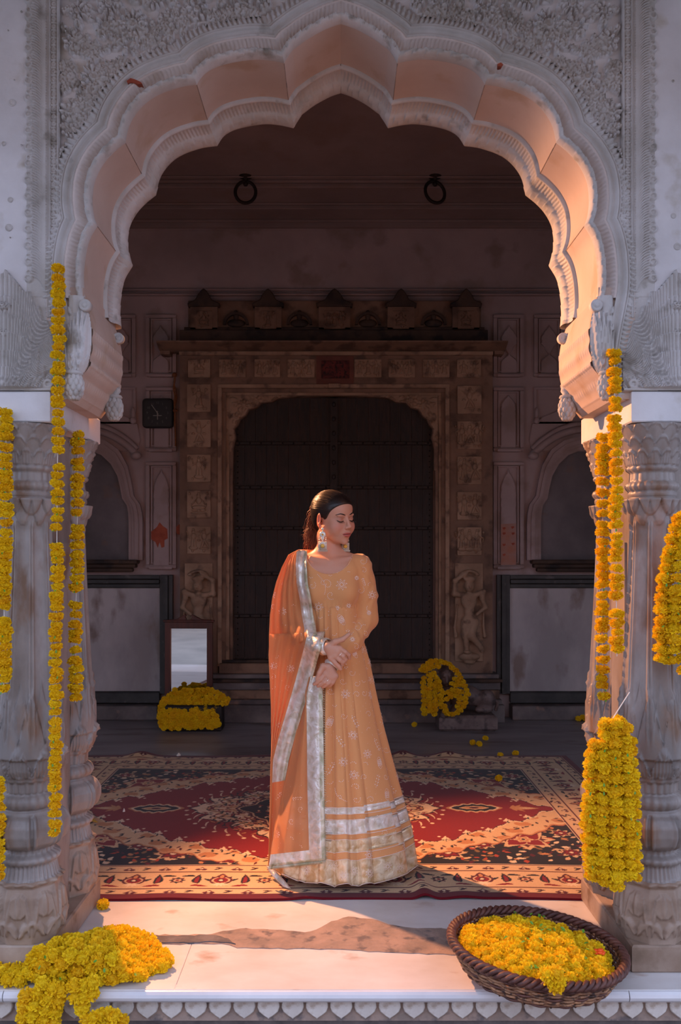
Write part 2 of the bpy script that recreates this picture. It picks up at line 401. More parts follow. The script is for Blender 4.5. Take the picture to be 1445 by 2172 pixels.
for i in range(5):
    b = NRM[i][-1]+NRM[i+1][0]; BIS.append(b/np.linalg.norm(b))
def offset_arc(i, d):
    a = ARCS[i]; p = a+NRM[i]*d
    ends = [(0, a[0], np.array([0, 1.0]) if i == 0 else BIS[i-1]), (1, a[-1], BIS[i] if i < 5 else None)]
    for e, c, b in ends:
        if b is None: continue
        s = b[0]*(p[:, 1]-c[1])-b[1]*(p[:, 0]-c[0])
        ref = b[0]*(a[NS//2][1]-c[1])-b[1]*(a[NS//2][0]-c[0]); ok = s*ref > 0
        if d >= 0:
            idx = np.where(ok)[0]
            if e == 0:
                k = idx[0]
                if k > 0:
                    t = s[k-1]/(s[k-1]-s[k]); q = p[k-1]*(1-t)+p[k]*t; p = np.vstack([q, p[k:]])
                else: p = np.vstack([c+b*d/float(NRM[i][0]@b), p])
            else:
                k = idx[-1]
                if k < len(p)-1:
                    t = s[k]/(s[k]-s[k+1]); q = p[k]*(1-t)+p[k+1]*t; p = np.vstack([p[:k+1], q])
                else: p = np.vstack([p, c+b*d/float(NRM[i][-1]@b)])
        else:
            n = NRM[i][0 if e == 0 else -1]; q = c+b*(d/max(float(n@b), .3)); p = np.vstack([q, p]) if e == 0 else np.vstack([p, q])
    return resample(p, NS)
TAP = np.clip(np.minimum(np.arange(NS), np.arange(NS)[::-1])/6, 0, 1)[:, None]
def arch_loft(name, levels, mat, parent, disp=None, na=5):
    """levels: (d, Y, tag). one mesh, both halves"""
    V = []; F = []; base = 0; s0 = 0
    for i in range(na):
        rows = []
        seg = np.r_[0, np.cumsum(np.linalg.norm(np.diff(ARCS[i], axis=0), axis=1))]+s0; s0 = seg[-1]
        for d, y, k in levels:
            dd = d+(disp(seg, k) if disp else 0); 
            p = offset_arc(i, d); yy = np.full(NS, y)
            if disp:
                n = normals(p); a = disp(seg, k)*TAP; p = p+n*a[:, :1]; yy = yy-a[:, 1]
            rows.append(np.stack([p[:, 0], yy, p[:, 1]], -1))
        G = np.array(rows); n, m = G.shape[:2]
        for sgn in (1, -1):
            g = G.copy(); g[..., 0] *= sgn; idx = np.arange(n*m).reshape(n, m)+base
            f = np.stack([idx[:-1, :-1], idx[:-1, 1:], idx[1:, 1:], idx[1:, :-1]], -1).reshape(-1, 4)
            if sgn < 0: f = f[:, ::-1]
            V.append(g.reshape(-1, 3)); F.append(f); base += n*m
    return mobj(name, np.concatenate(V), np.ascontiguousarray(np.concatenate(F)), mat, parent, True)
wall = thing('wall_front', 'white plaster wall carved with flowers around the great scalloped arch', None, (0, 2.93, 0), kind='structure')
def dzero(seg, k): return np.zeros((len(seg), 2))
def arch_disp(seg, k):
    z = np.zeros(len(seg)); 
    lf = lambda ph: 0.0095*(1-((seg/0.042+ph) % 1.0))**1.3*(.8+.2*np.sin(seg*900))
    if k == 'rib': a = lf(.35); return np.stack([z, a], -1)
    if k == 'rib2': a = lf(.0); return np.stack([z, a], -1)
    if k == 'rib3': a = lf(-.35); return np.stack([z, a], -1)
    if k == 'fl': return np.stack([z, 0.006*np.abs(np.sin(PI*seg/0.0135))], -1)
    if k == 'fl2': return np.stack([z, 0.006*np.abs(np.sin(PI*seg/0.0135+.6))], -1)
    if k == 'sc': return np.stack([0.0015*np.sin(2*PI*seg/0.0135), z], -1)
    if k == 'fe': return np.stack([z, 0.0065*np.sin(2*PI*seg/0.016)], -1)
    if k == 'fe2': return np.stack([z, 0.0065*np.sin(2*PI*seg/0.016+1.3)], -1)
    if k == 'fe3': return np.stack([0.004*np.sin(2*PI*seg/0.016+2.2), z+0.002], -1)
    return np.stack([z, z], -1)
A = arch_disp
arch_loft('arch_ribbon_moulding', [(0,2.952,0),(-.002,2.94,0),(.001,2.922,'rib'),(.005,2.912,'rib'),(.0105,2.911,'rib2'),(.015,2.911,'rib3'),(.019,2.92,'rib3'),(.021,2.934,0)], M['relief'], wall, A)
arch_loft('arch_fluted_cove', [(.021,2.936,0),(.026,2.938,'fl'),(.032,2.934,'fl'),(.040,2.926,'fl2'),(.046,2.916,'fl2'),(.048,2.909,'sc'),(.052,2.907,'sc'),(.055,2.912,0)], M['cove'], wall, A)
arch_loft('arch_flat_moulding', [(.055,2.912,0),(.060,2.909,0),(.066,2.917,0),(.074,2.920,0),(.079,2.914,0),(.082,2.907,0),(.087,2.907,0),(.089,2.913,0),(.092,2.908,0),(.095,2.91,0)], M['relief'], wall, A, 6)
arch_loft('arch_feather_fringe', [(.095,2.914,0),(.100,2.912,'fe'),(.110,2.917,'fe'),(.120,2.924,'fe2'),(.130,2.930,'fe2'),(.136,2.936,'fe3'),(.137,2.946,'fe3')], M['relief'], wall, A, 6)
arch_loft('arch_soffit', [(0,3.192,0),(0,3.10,0),(0,3.0,0),(0,2.95,0)], M['soffit'], wall)
def bdisp(seg, k):
    z = np.zeros(len(seg))
    lf = lambda ph: 0.0085*(1-((seg/0.042+ph) % 1.0))**1.3
    if k == 'r': a = lf(.0); return np.stack([-a*.5, a], -1)
    if k == 'r2': a = lf(-.4); return np.stack([-a*.5, a], -1)
    if k == 'f': return np.stack([0.0025*np.sin(2*PI*seg/0.0135), z], -1)
    if k == 'f2': return np.stack([0.0025*np.sin(2*PI*seg/0.0135+1.2), z], -1)
    return np.stack([z, z], -1)
arch_loft('arch_back_rim', [(.03,3.36,0),(-.012,3.36,0),(-.020,3.355,0),(-.024,3.34,'r2'),(-.025,3.32,'r2'),(-.024,3.305,'r'),(-.021,3.29,'r'),(-.016,3.277,0),(-.013,3.275,0),(-.010,3.268,'f2'),(-.006,3.25,'f2'),(-.005,3.23,'f'),(-.007,3.215,'f'),(-.011,3.206,0),(-.013,3.20,0),(-.010,3.192,0),(0,3.19,0)], M['relief'], wall, bdisp)
for i in range(4):
    for s in (-1, 1):
        c_ = ARCS[i][-1]; b = MB(); b.tube([(s*c_[0], 2.955, c_[1]+.0005), (s*c_[0], 3.19, c_[1]+.0005)], .0016, 5); b.obj('soffit_joint', M['mortar'], wall)
for pts in ([(273,177),(281,171),(289,173),(303,179),(306,183),(296,184),(284,180),(275,182)], [(1056,141),(1063,138),(1068,142),(1064,147),(1057,146)]):
    b = MB(); b.prism([((x-725)/FS, CAMZ+(HY-y)/FS) for x, y in pts], 2.904, 2.93); b.obj('paint_mark', M['red_stain'], wall)
RIM = np.concatenate([offset_arc(i, 0.125) for i in range(5)]); RIM0 = np.concatenate([offset_arc(i, 0.02) for i in range(5)])
def wall_poly(rim, x1, z1, zb, xb):
    r = [tuple(p) for p in rim[::8]]+[tuple(rim[-1])]
    r = [(max(x, 0.0), z) for x, z in r]
    pts = [(xb, zb), (x1, zb), (x1, z1), (-x1, z1), (-x1, zb), (-xb, zb)]+[(-x, z) for x, z in reversed(r)][:-1]+r
    return pts
b = MB(); b.prism(wall_poly(RIM0, 1.6, 4.15, 1.887, 0.95), 2.948, 3.355)
for s in (-1, 1): b.box(*sorted((s*1.6, s*5.2)), 2.948, 3.355, 2.9, 4.15); b.box(*sorted((s*3.4, s*4.0)), 2.948, 3.355, 0, 2.9)
b.obj('wall_body', M['hall_wall'], wall)
# plain plaster pilaster faces left and right of the carving, with old nail holes
for s in (-1, 1):
    b = MB(); b.box(min(s*1.026, s*1.6), max(s*1.026, s*1.6), 2.925, 2.95, 1.887, 3.6); b.obj('plaster_face', M['plaster'], wall)
for (px, py, r) in [(26,218,8),(8,305,5),(22,424,6),(19,483,8),(46,308,2),(31,170,1.5),(46,25,2.5),(18,65,1.5),(22,504,1.5),(1428,172,3),(1429,458,6),(1437,523,8)]:
    x, _, z = P(px, py, 2.925); r = r/900; b = MB()
    b.lathe([(r*1.35, -0.001), (r*1.35, 0.002), (r, 0.004), (r*0.75, 0.0015), (r*0.3, 0.001)], (x, 2.925, z), 14, 'y'); b.obj('nail_hole', M['relief'], wall, True)
# spandrel relief
def spandrel():
    R = Relief(0, 0.955, 1.92, 3.22, 0.0034); rg = random.Random(5)
    U, V = np.meshgrid(R.u, R.v)
    # inside-the-rim test via nearest rim point radius
    poly = np.array([(0, 0)]+[(0, RIM[0][1])]+[tuple(p) for p in RIM[::4]]+[(RIM[-1][0], 0)])
    def inside(x, y):
        c = np.zeros(x.shape, bool); n = len(poly); j = n-1
        for i in range(n):
            xi, yi = poly[i]; xj, yj = poly[j]
            if yi != yj: c ^= ((yi > y) != (yj > y)) & (x < (xj-xi)*(y-yi)/(yj-yi)+xi)
            j = i
        return c
    hole = inside(U, V)
    def free(x, z, m=0.0): return not inside(np.array([x]), np.array([z-m]))[0] and not inside(np.array([x-m*.7]), np.array([z-m*.7]))[0] and x < 0.918
    q = lambda px, py: (abs(px-725)/FS, CAMZ+(HY-py)/FS)
    for (px, py, r, n) in [(283,48,34,13),(225,52,27,9),(200,160,30,10),(155,85,22,8),(232,5,26,10),(330,-5,20,9),(150,235,24,9),(147,275,16,8),(420,18,24,8),(455,30,16,6),(375,40,17,7),(520,10,22,8),(175,200,14,7),(165,20,20,9),(560,-2,16,7),(140,322,13,7)]:
        x, z = q(px, py)
        R.flower(x, z, r/FS, 0.028, n, rg.random())
    curves = [[(330,90),(290,60),(250,70),(225,52)], [(470,45),(420,40),(370,60),(330,90),(300,110),(270,125)], [(280,120),(250,140),(225,150),(200,160)], [(230,165),(200,195),(165,215),(150,235)],
              [(190,185),(185,220),(160,250),(147,275)], [(140,300),(150,320),(140,345)], [(560,20),(520,35),(490,25),(455,30)], [(300,95),(320,60),(355,35),(400,25)], [(215,120),(190,100),(160,90)], [(150,120),(140,150),(150,180)]]
    for c in curves:
        p = resample(smooth_poly([q(*a) for a in c]), 24); R.stroke([tuple(a) for a in p], 0.0065, 0.012)
        for k in range(2, 23, 3):
            d = p[k]-p[k-1]; a = math.atan2(d[1], d[0])
            for sg in (-1, 1):
                L = rg.uniform(.035, .055); R.leaf(p[k][0], p[k][1], a+sg*rg.uniform(.6, 1.1), L, L*.27, 0.025, 4, 0.8, sg*.15)
    tries = 0; placed = 0
    while tries < 9000 and placed < 300:
        tries += 1; x = rg.uniform(0.02, .915); z = rg.uniform(1.95, 3.22)
        if not free(x, z, 0.012): continue
        a = rg.uniform(0, 2*PI); L = rg.uniform(.036, .062)
        mx, mz = x+math.cos(a)*L*.5, z+math.sin(a)*L*.5; ex, ez = x+math.cos(a)*L, z+math.sin(a)*L
        if not (free(ex, ez, .004)): continue
        sx_, sz_ = -math.sin(a)*L*.3, math.cos(a)*L*.3
        if any(R.at(*c_) > .001 for c_ in ((mx, mz), (x, z), (ex, ez), (mx+sx_, mz+sz_), (mx-sx_, mz-sz_))): continue
        R.leaf(x, z, a, L, L*rg.uniform(.24, .32), 0.026, 3, rg.uniform(.7, 1.1), rg.uniform(-.25, .25)); placed += 1
    H = R.H+0.001; keep = ~(hole[:-1, :-1] & hole[1:, 1:] & hole[:-1, 1:] & hole[1:, :-1])
    G = np.stack([U, 2.944-H, V], -1)
    return G, keep
G, keep = spandrel()
for s in (1, -1):
    g = G.copy(); g[..., 0] *= s; tag(grid_obj('floral_relief', g, [M['plaster'], M['relief']], wall, mask=keep, flip=(s < 0), fmat=((g[:-1, :-1, 1] < 2.936)[keep]).astype(int)), kind='stuff')
# scroll-and-plume border, bead chain, acanthus panel over each capital
def border():
    R = Relief(0.918, 1.26, 1.889, 3.24, 0.0022); U, V = np.meshgrid(R.u, R.v)
    for x, wd, h in ((.9235, .0035, .012), (.9495, .0030, .012), (.9555, .003, .012)): R.H = np.maximum(R.H, h*np.clip(1-((U-x)/wd)**2, 0, 1)**.5*(V > 2.13))
    z = 2.15
    while z < 3.24:
        R.disc(.9365, z, .0095, .010, .4); R.stroke([(.929, z+.012), (.944, z+.012)], .0028, .012); z += .0245
    z = 2.26; k = 0
    while z < 3.24:
        R.disc(1.019, z, .0155, .015, .45); R.disc(1.017, z+.018, .012, .014, .4)
        for j in range(6):
            a_ = z+.004+j*.0089; R.stroke([tuple(q_) for q_ in resample(smooth_poly([(1.010-.001*j, a_+.004), (.992, a_), (.974, a_-.018), (.961, a_-.048)], 2), 9)], .0036, .012)
        z += .0535
    R.H = np.where((U > .957) & (U < 1.03) & (V > 2.2), np.maximum(R.H, .003), R.H)
    # acanthus: stepped tiers of ribbed plumes about x = 1.09
    cx = 1.092
    top = np.interp(U, [.94, .955, .97, .985, .998, 1.012, 1.03, 1.05, 1.07, cx], [2.06, 2.12, 2.12, 2.17, 2.17, 2.215, 2.215, 2.24, 2.26, 2.285])
    Us = np.where(U > cx, 2*cx-U, U); top = np.interp(Us, [.925, .935, .955, .97, .985, .998, 1.012, 1.03, 1.05, 1.07, cx], [2.0, 2.05, 2.12, 2.12, 2.17, 2.17, 2.215, 2.215, 2.24, 2.262, 2.287])
    pan = (V < top) & (V > 1.889); d = cx-Us
    rib = .5+.5*np.cos((d*.8+np.abs(V-1.9)*.0+d*d*2.2/(.05+np.clip(V-1.88, 0, 1)))*2*PI/.0125)
    H = .010+.0085*rib*(1-np.clip((d-.0)/.2, 0, 1)*.2)
    for zt, dd in ((2.20, .055), (2.14, .085), (2.08, .11), (2.02, .13), (1.965, .15)):
        edge = zt-(d/dd)**2*.05; H += .0055*((V < edge) & (d < dd))
    for zc in (2.155, 2.065, 1.975):
        for a in (-.9, -.3, .3, .9): R.leaf(cx, zc, PI/2+a, .028, .007, .034)
    H += .006*(V < 1.935)*(.5+.5*np.cos((Us+V*.6)*2*PI/.015)); H = np.where(np.hypot(Us-.95, V-1.912) < .017, .026-.006*(np.hypot(Us-.95, V-1.912) < .007), H)
    H = np.where(V < 1.898, .024, H)
    R.H = np.where(pan, np.maximum(H, R.H), R.H)
    keep = (U[:-1, :-1] < 1.03) | pan[:-1, :-1]
    return np.stack([U, 2.9285-R.H, V], -1), keep
G, keep = border()
for s in (1, -1):
    g = G.copy(); g[..., 0] *= s; tag(grid_obj('border_relief', g, M['relief'], wall, mask=keep, flip=(s < 0)), kind='stuff')
# springers: leaf brackets with curl and bud at both ends, carved underside
BR = [(547,628),(543,640),(535,665),(530,700),(531,740),(537,772),(545,790),(556,800),(560,812),(568,828),(582,846)]
bp = resample(smooth_poly([fp(*q) for q in BR], 2), 60)
for s in (-1, 1):
    pr = [(s*p[0], p[1]) for p in bp]+[(s*.96, 1.866), (s*.96, 2.23), (s*bp[0][0], 2.23)]
    b = MB(); b.prism(pr, 2.9225, 3.345); br = b.obj('arch_bracket', M['soffit'], wall)
    # ridged underside
    U = np.linspace(0, 59, 120); G = []
    for yy in np.linspace(2.93, 3.33, 110):
        px_ = np.interp(U, range(60), bp[:, 0]); pz_ = np.interp(U, range(60), bp[:, 1]); t = U/59
        band = ((t > .30)*(.5+.5*np.sin(2*PI*yy/.013))*(.5+.5*np.cos(2*PI*t/.16)))*(t < .93)
        h = .006*band+.004*(np.abs(t-.62) < .02); G.append(np.stack([s*(px_-h-.001), np.full(120, yy), pz_-.0*h], -1))
    grid_obj('ridged_underside', np.array(G), M['soffit'], wall, flip=(s > 0))
    R = Relief(.80, .888, 1.868, 2.2, .0022); UU, VV = np.meshgrid(R.u, R.v)
    for k in range(9): R.leaf(.842+k*.0085, 1.95-.008*abs(k-2), PI/2+.10-k*.02, .24-.012*k, .008, .013, 0, .9, -.02)
    for k in range(5): R.leaf(.825+k*.012, 1.94, PI/2+.45-k*.2, .085, .010, .019, 3)
    for k in range(10): R.leaf(.895+(k % 2)*.012, 2.17-k*.028, -PI/2-.5+(k % 2), .04, .007, .010)
    xe = np.interp(VV, bp[::-1, 1], bp[::-1, 0]); keep = (UU > xe-.003)[:-1, :-1]
    g = np.stack([s*UU, 2.9205-R.H*np.clip((UU-xe)/.015, 0, 1)-.016*np.clip((UU-xe)/.03, 0, 1)**.5*np.clip((.888-UU)/.02, 0, 1)**.5, VV], -1)
    tag(grid_obj('leaf_relief', g, M['relief'], wall, mask=keep, flip=(s < 0)), kind='stuff')
    for (cxx, cz, Y0) in ((.829, 2.166, 2.925), (.815, 2.150, 3.30)):
        m = MB(); m.lathe([(.001, .030), (.006, .032), (.009, .026), (.011, .026), (.017, .030), (.020, .024), (.020, .004)], (s*cxx, Y0, cz), 22, 'y'); m.obj('scroll_curl', M['relief'], wall, True)
    for (cxx, cz, Y0) in ((.868, 1.905, 2.915), (.838, 1.898, 3.315)):
        m = MB(); m.ball((s*cxx, Y0, cz), (.030, .030, .043), 20, 14)
        for rr in range(5):
            for k in range(9):
                t = 2*PI*(k+.5*(rr % 2))/9; e = -1.0+.42*rr; c = math.cos(e)
                m.ball((s*cxx+.0245*c*math.cos(t), Y0+.0245*c*math.sin(t), cz+.036*math.sin(e)), (.0105, .0105, .016), 8, 5)
        m.lathe([(.018, 1.0*0), (.030, .006), (.026, .014), (.016, .018), (.024, .03), (.02, .05)], (s*cxx, Y0, cz+.034), 18); m.obj('lotus_bud', M['relief'], wall, True)
b = MB(); b.box(-5.2, 5.2, 0.9, 2.95, 3.26, 3.34, .01); b.obj('shade_overhang', M['plaster'], wall)  # unseen overhang, lowered and deepened to shade the upper facade
# ------------------------------------------------------------ columns and piers
def column_mesh():
    nth = 232; th = np.arange(nth)/nth*2*PI
    zs = np.unique(np.round(np.concatenate([np.arange(.09, .3, .005), np.arange(.3, .70, .0045), np.arange(.70, 1.42, .012), np.arange(1.42, 1.789, .0042)]), 5))
    prof = np.array([(.09,.104),(.12,.112),(.18,.117),(.24,.110),(.27,.101),(.278,.110),(.288,.110),(.292,.092),(.335,.082),(.342,.094),(.350,.101),(.358,.101),(.366,.094),(.370,.078),(.388,.076),(.394,.094),(.41,.114),(.44,.124),(.47,.124),(.495,.112),(.508,.096),(.515,.096),(.519,.083),(.526,.096),(.54,.103),(.553,.101),(.565,.092),(.57,.076),(.606,.078),(.612,.090),(.622,.094),(.63,.090),(.65,.100),(.69,.104),(.75,.102),(.85,.096),(1.0,.088),(1.2,.077),(1.44,.067),(1.455,.070),(1.53,.077),(1.541,.080),(1.546,.074),(1.552,.079),(1.563,.079),(1.566,.074),(1.575,.083),(1.585,.087),(1.597,.082),(1.602,.070),(1.63,.068),(1.638,.078),(1.646,.081),(1.652,.074),(1.69,.082),(1.73,.097),(1.765,.110),(1.784,.116),(1.788,.116)])
    r = np.interp(zs, prof[:, 0], prof[:, 1])[:, None]+np.zeros((1, nth)); Z = zs[:, None]+0*r; T = th[None, :]+0*r
    per = PI/4; a = ((T+PI/2+per/2) % per)-per/2          # 8 facets, one facing -Y
    octr = (1/np.cos(a)-1)*.9; r = np.where(Z < .285, r*(.955+octr), r)
    # emblem on belly facets
    u = a*.115; inb = (Z > .1) & (Z < .27)
    def lf(u0, z0, ang, L, W, h):
        uu = u-u0; vv = Z-z0; t = (uu*math.cos(ang)+vv*math.sin(ang))/L; q = -uu*math.sin(ang)+vv*math.cos(ang)
        wt = W*np.sin(PI*np.clip(t, 0, 1)**.8)+1e-6; k = np.clip(1-(q/wt)**2, 0, 1); return np.where((t > 0) & (t < 1), h*k**.45, 0)
    E = 0*r
    E = np.maximum(E, np.where(np.hypot(u/.03, (Z-.215)/.04) < 1, .004, 0)); E = np.maximum(E, lf(0, .18, PI/2, .075, .011, .0075))
    for sg in (-1, 1):
        E = np.maximum(E, lf(sg*.004, .135, PI/2+sg*-.95, .055, .014, .006)); E = np.maximum(E, lf(sg*.003, .112, PI/2+sg*-.5, .05, .008, .007)); E = np.maximum(E, lf(sg*.039, .115, PI/2+sg*.12, .14, .006, .005))
    r = r+np.where(inb, E*1.7, 0)
    r += np.where((Z > .275) & (Z < .291), .004*np.cos(16*T), 0)
    r += np.where((Z > .291) & (Z < .337), .006*np.abs(np.cos(20*T)), 0)
    r += np.where((Z > .341) & (Z < .369), .0018*np.cos(24*T), 0)
    r += np.where((Z > .37) & (Z < .39), .002*np.cos(24*T), 0)
    aa = ((T+PI/2) % per)-per/2; e = np.abs(np.abs(aa)-per/2)*.12    # bulb: eight swelling cells with raised seams
    r += np.where((Z > .392) & (Z < .510), .004*np.cos(8*(T+PI/2+per/2))*-1*-1, 0)*np.sin(np.clip((Z-.392)/.118, 0, 1)*PI)
    r += np.where((Z > .394) & (Z < .506) & (np.abs(a) > per/2-.06), -.008, 0)+np.where((Z > .394) & (Z < .506) & (np.abs(np.abs(a)-per/2+.10) < .04), .0045, 0)
    r += np.where((Z > .524) & (Z < .567), .0018*np.cos(24*T), 0)
    r += np.where((Z > .57) & (Z < .608), .006*np.abs(np.cos(12*T)), 0)
    r += np.where((Z > .608) & (Z < .63), .004*np.cos(16*T), 0)
    # lotus cup then lancets rising up the shaft
    k1 = np.abs(a)/(per/2); ogv = .63+.085*(1-k1**1.7)**.8; r += np.where((Z > .628) & (Z < ogv), .009+.002*np.cos(a*60), 0)
    r += np.where((Z > .628) & (np.abs(Z-ogv) < .0045), .0055, 0)
    a2 = ((T+PI/2) % per)-per/2; k2 = np.abs(a2)/(per/2)
    lan = .70+.20*np.clip(1-k2*.95, 0, 1)**.62; r += np.where((Z > .69) & (Z < lan), .0065, 0)+np.where((Z > .69) & (np.abs(Z-lan) < .007) , .0055, 0)
    lan1 = .70+.23*np.clip(1-k1*.95, 0, 1)**.62; r += np.where((Z > .69) & (Z < lan1), .004, 0)
    r += np.where(np.hypot(a2*.095, Z-.905) < .008, .007, 0)
    # flutes on the shaft: wide shallow with double fillets
    fl = np.clip((Z-.72)/.1, 0, 1)*np.clip((1.47-Z)/.02, 0, 1); r -= fl*.008*np.clip(1-(a/(per*.36))**2, 0, 1)**.5; r += fl*.0045*(np.abs(np.abs(a)-per*.42) < .035)
    # collar of hanging petals
    per2 = PI/4; b0 = ((T+PI/2+per2/2) % per2)-per2/2; b1 = ((T+PI/2) % per2)-per2/2
    for bb, hgt, am in ((b0, .088, .008), (b1, .055, .013)):
        kk = np.abs(bb)/(per2/2); edge = 1.543-hgt*np.clip(1-kk**2.0, 0, 1)**.7; r += np.where((Z > edge) & (Z < 1.543), am, 0)*np.clip(.5+kk*0+.5*np.clip((Z-edge)/.02, 0, 1), 0, 1)
    r += np.where((Z > 1.565) & (Z < 1.602), .0015*np.cos(24*T), 0)
    r += np.where((Z > 1.602) & (Z < 1.636), .004*np.abs(np.cos(8*T)), 0); r += np.where((Z > 1.636) & (Z < 1.652), .005*np.abs(np.cos(8*T)), 0)
    # capital: three staggered rows of scale petals with raised rims
    for row, (zt, sh) in enumerate(((1.70, 0), (1.742, 1), (1.785, 0))):
        per3 = 2*PI/14; c = ((T+PI/2+(per3/2 if sh else 0)) % per3)-per3/2; kk = np.abs(c)/(per3/2); tp = zt-.026*kk**2.2
        r += np.where((Z > 1.653) & (Z < tp), .0032, 0); r += np.where((Z > 1.653) & (np.abs(Z-tp) < .0034), .0045, 0); 
        if row == 0: r += np.where((Z > 1.655) & (Z < 1.69), .001*np.cos(T*56), 0)
    G = np.stack([r*np.cos(T), r*np.sin(T), Z], -1); return G, zs
G, zs = column_mesh()
kb = int(np.searchsorted(zs, .611)); kc = int(np.searchsorted(zs, 1.452)); kd = int(np.searchsorted(zs, .29))
cols = {}
def column(x, y, label):
    t = thing('carved_column', label, 'column', (x, y, 0.0), 'pier columns')
    for nm, a, b_, mt in (('plinth', 0, kd+1, 'base_stone'), ('moulded_base', kd, kb+1, 'marble_col'), ('shaft', kb, kc+1, 'marble_col'), ('capital', kc, len(zs), 'marble_col')):
        if nm not in cols:
            o = grid_obj(nm, G[a:b_], M[mt], None, closed=True, flip=False); o.parent = t; o.location = (0, 0, 0); cols[nm] = o.data
        else:
            o = bpy.data.objects.new(nm, cols[nm]); C.objects.link(o); o.parent = t
    return t
column(1.045, 3.008, 'fluted marble column with petalled capital, right front beside the orange-lit jamb')
column(1.045, 3.40, 'rear marble column of the right pier, lit orange behind two hanging garlands')
column(-1.045, 3.008, 'fluted marble column at left front with long garland hanging beside it')
column(-1.045, 3.40, 'shaded rear marble column of the left pier, short garland in front')
for s, nm in ((-1, 'left'), (1, 'right')):
    pr = thing('pier_block', None, None, (s*1.2, 3.2, 0), kind='structure')
    b = MB(); b.box(*sorted((s*.945, s*1.6)), 2.905, 3.52, 0.0, .0895, .006); b.obj('base_block', M['base_stone'], pr)
    b = MB(); b.box(*sorted((s*.943, s*1.6)), 2.905, 3.51, 1.788, 1.887, .004); b.obj('abacus', M['plaster'], pr)
    b = MB(); b.box(*sorted((s*1.012, s*1.6)), 3.03, 3.46, .0895, 1.788); b.box(*sorted((s*1.0, s*1.1)), 3.10, 3.31, .09, 1.788); b.box(*sorted((s*.992, s*1.1)), 3.13, 3.28, .6, 1.40); b.obj('pier_core', M['marble_col'], pr)
# ------------------------------------------------------------ platform, floor, courtyard
pf = thing('floor_platform', None, None, (0, 2.8, 0), kind='structure')
xs = [-3.3, -1.35, .885, 3.3]
b = MB(); b.box(-5.2, 5.2, 2.90, 3.56, -.30, -.03); b.obj('platform_core', M['base_stone'], pf)
ys = [2.795, 3.13, 3.56]
for (x0, x1, y0, y1) in [(-5.2, 5.2, 3.1405, 3.56), (-5.2, -.52, 2.795, 3.139), (-.519, 5.2, 2.795, 3.139)]:
    b = MB(); b.box(x0, x1, y0, y1, -.03, 0.0, .0015); b.obj('marble_slab', M['marble'], pf)
for x0, x1 in ((-5.2, -1.052), (-1.049, .896), (.899, 5.2)):
    b = MB(); pr = [(2.802+.0*k, 0) for k in range(0)]
    V = []; prof = [(2.83, -.0005), (2.80, -.0005), (2.789, -.003), (2.782, -.010), (2.779, -.019), (2.782, -.028), (2.789, -.036), (2.80, -.040), (2.83, -.041)]
    for x in (x0, x1): V += [(x, y, z) for y, z in prof]
    n = len(prof); F = [(i, i+1, n+i+1, n+i) for i in range(n-1)]+[tuple(range(n))[::-1], tuple(range(n, 2*n))]
    b.add(V, F); b.obj('rounded_nosing', M['nosing'], pf, False)
b = MB(); b.box(-5.2, 5.2, 2.825, 2.9, -.112, -.035); b.obj('frieze_band', M['mortar'], pf)  # recess shade put into colour: darker mortar tone behind the petals
b = MB(); b.box(-5.2, 5.2, 2.86, 2.95, -.55, -.11); b.obj('platform_face', M['mortar_dark'], pf)
hw = .0345; poly = [(-hw*.80, 0), (hw*.80, 0), (hw*.98, -.012), (hw, -.022), (hw*.86, -.036), (hw*.5, -.047), (hw*.16, -.0545), (0, -.059), (-hw*.16, -.0545), (-hw*.5, -.047), (-hw*.86, -.036), (-hw, -.022), (-hw*.98, -.012)]
b = MB(); b.prism(poly, -.011, .004, .003); pme = mkmesh('frieze_petal', b.v, b.f, M['frieze'])
for k in range(-8, 28):
    x = (261+51.45*k-CX)/1900*2.817; o = bpy.data.objects.new('frieze_petal', pme); C.objects.link(o); o.parent = pf; o.location = Vector((x, 2.824, -.043))-Vector((0, 2.8, 0))
# worn mortar seam across the front slabs
def flat_poly(name, pts, mat, parent, z=.0025):
    q = [(P(px, py, 1900*CAMZ/(py-HY))[0], 1900*CAMZ/(py-HY)) for px, py in pts]
    V = [(x, y, z) for x, y in q]+[(x, y, -.004) for x, y in q]; n = len(q)
    T = tessellate_polygon([[Vector((x, y, 0)) for x, y in q]]); F = []
    for t in T:
        p = [V[i] for i in t]; cr = (p[1][0]-p[0][0])*(p[2][1]-p[0][1])-(p[1][1]-p[0][1])*(p[2][0]-p[0][0]); F.append(tuple(t) if cr > 0 else (t[0], t[2], t[1]))
    F += [(i, (i+1) % n, n+(i+1) % n, n+i) for i in range(n)]
    return mobj(name, V, F, mat, parent)
def rough_line(pts, amp, n=50):
    p = resample(pts, n); r = random.Random(len(pts)); return [(x, y+r.uniform(-amp, amp)) for x, y in p]
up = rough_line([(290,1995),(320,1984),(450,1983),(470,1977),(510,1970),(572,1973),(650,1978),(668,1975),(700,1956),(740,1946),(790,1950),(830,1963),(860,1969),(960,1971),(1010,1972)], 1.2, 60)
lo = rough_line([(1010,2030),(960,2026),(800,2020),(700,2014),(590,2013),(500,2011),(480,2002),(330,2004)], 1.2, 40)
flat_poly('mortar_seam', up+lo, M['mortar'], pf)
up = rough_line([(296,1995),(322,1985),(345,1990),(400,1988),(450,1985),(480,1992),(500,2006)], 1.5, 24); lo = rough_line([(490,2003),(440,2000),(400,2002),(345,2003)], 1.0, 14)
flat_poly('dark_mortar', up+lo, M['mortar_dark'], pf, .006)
b = MB(); b.box(-5.2, 5.2, 3.56, 7.6, -.2, -.0005); o = b.obj('floor', M['hall_floor']); o['kind'] = 'structure'
b = MB(); b.box(-14, 14, -14, 2.9, -.6, -.5); o = b.obj('floor_courtyard', M['ground']); o['kind'] = 'structure'
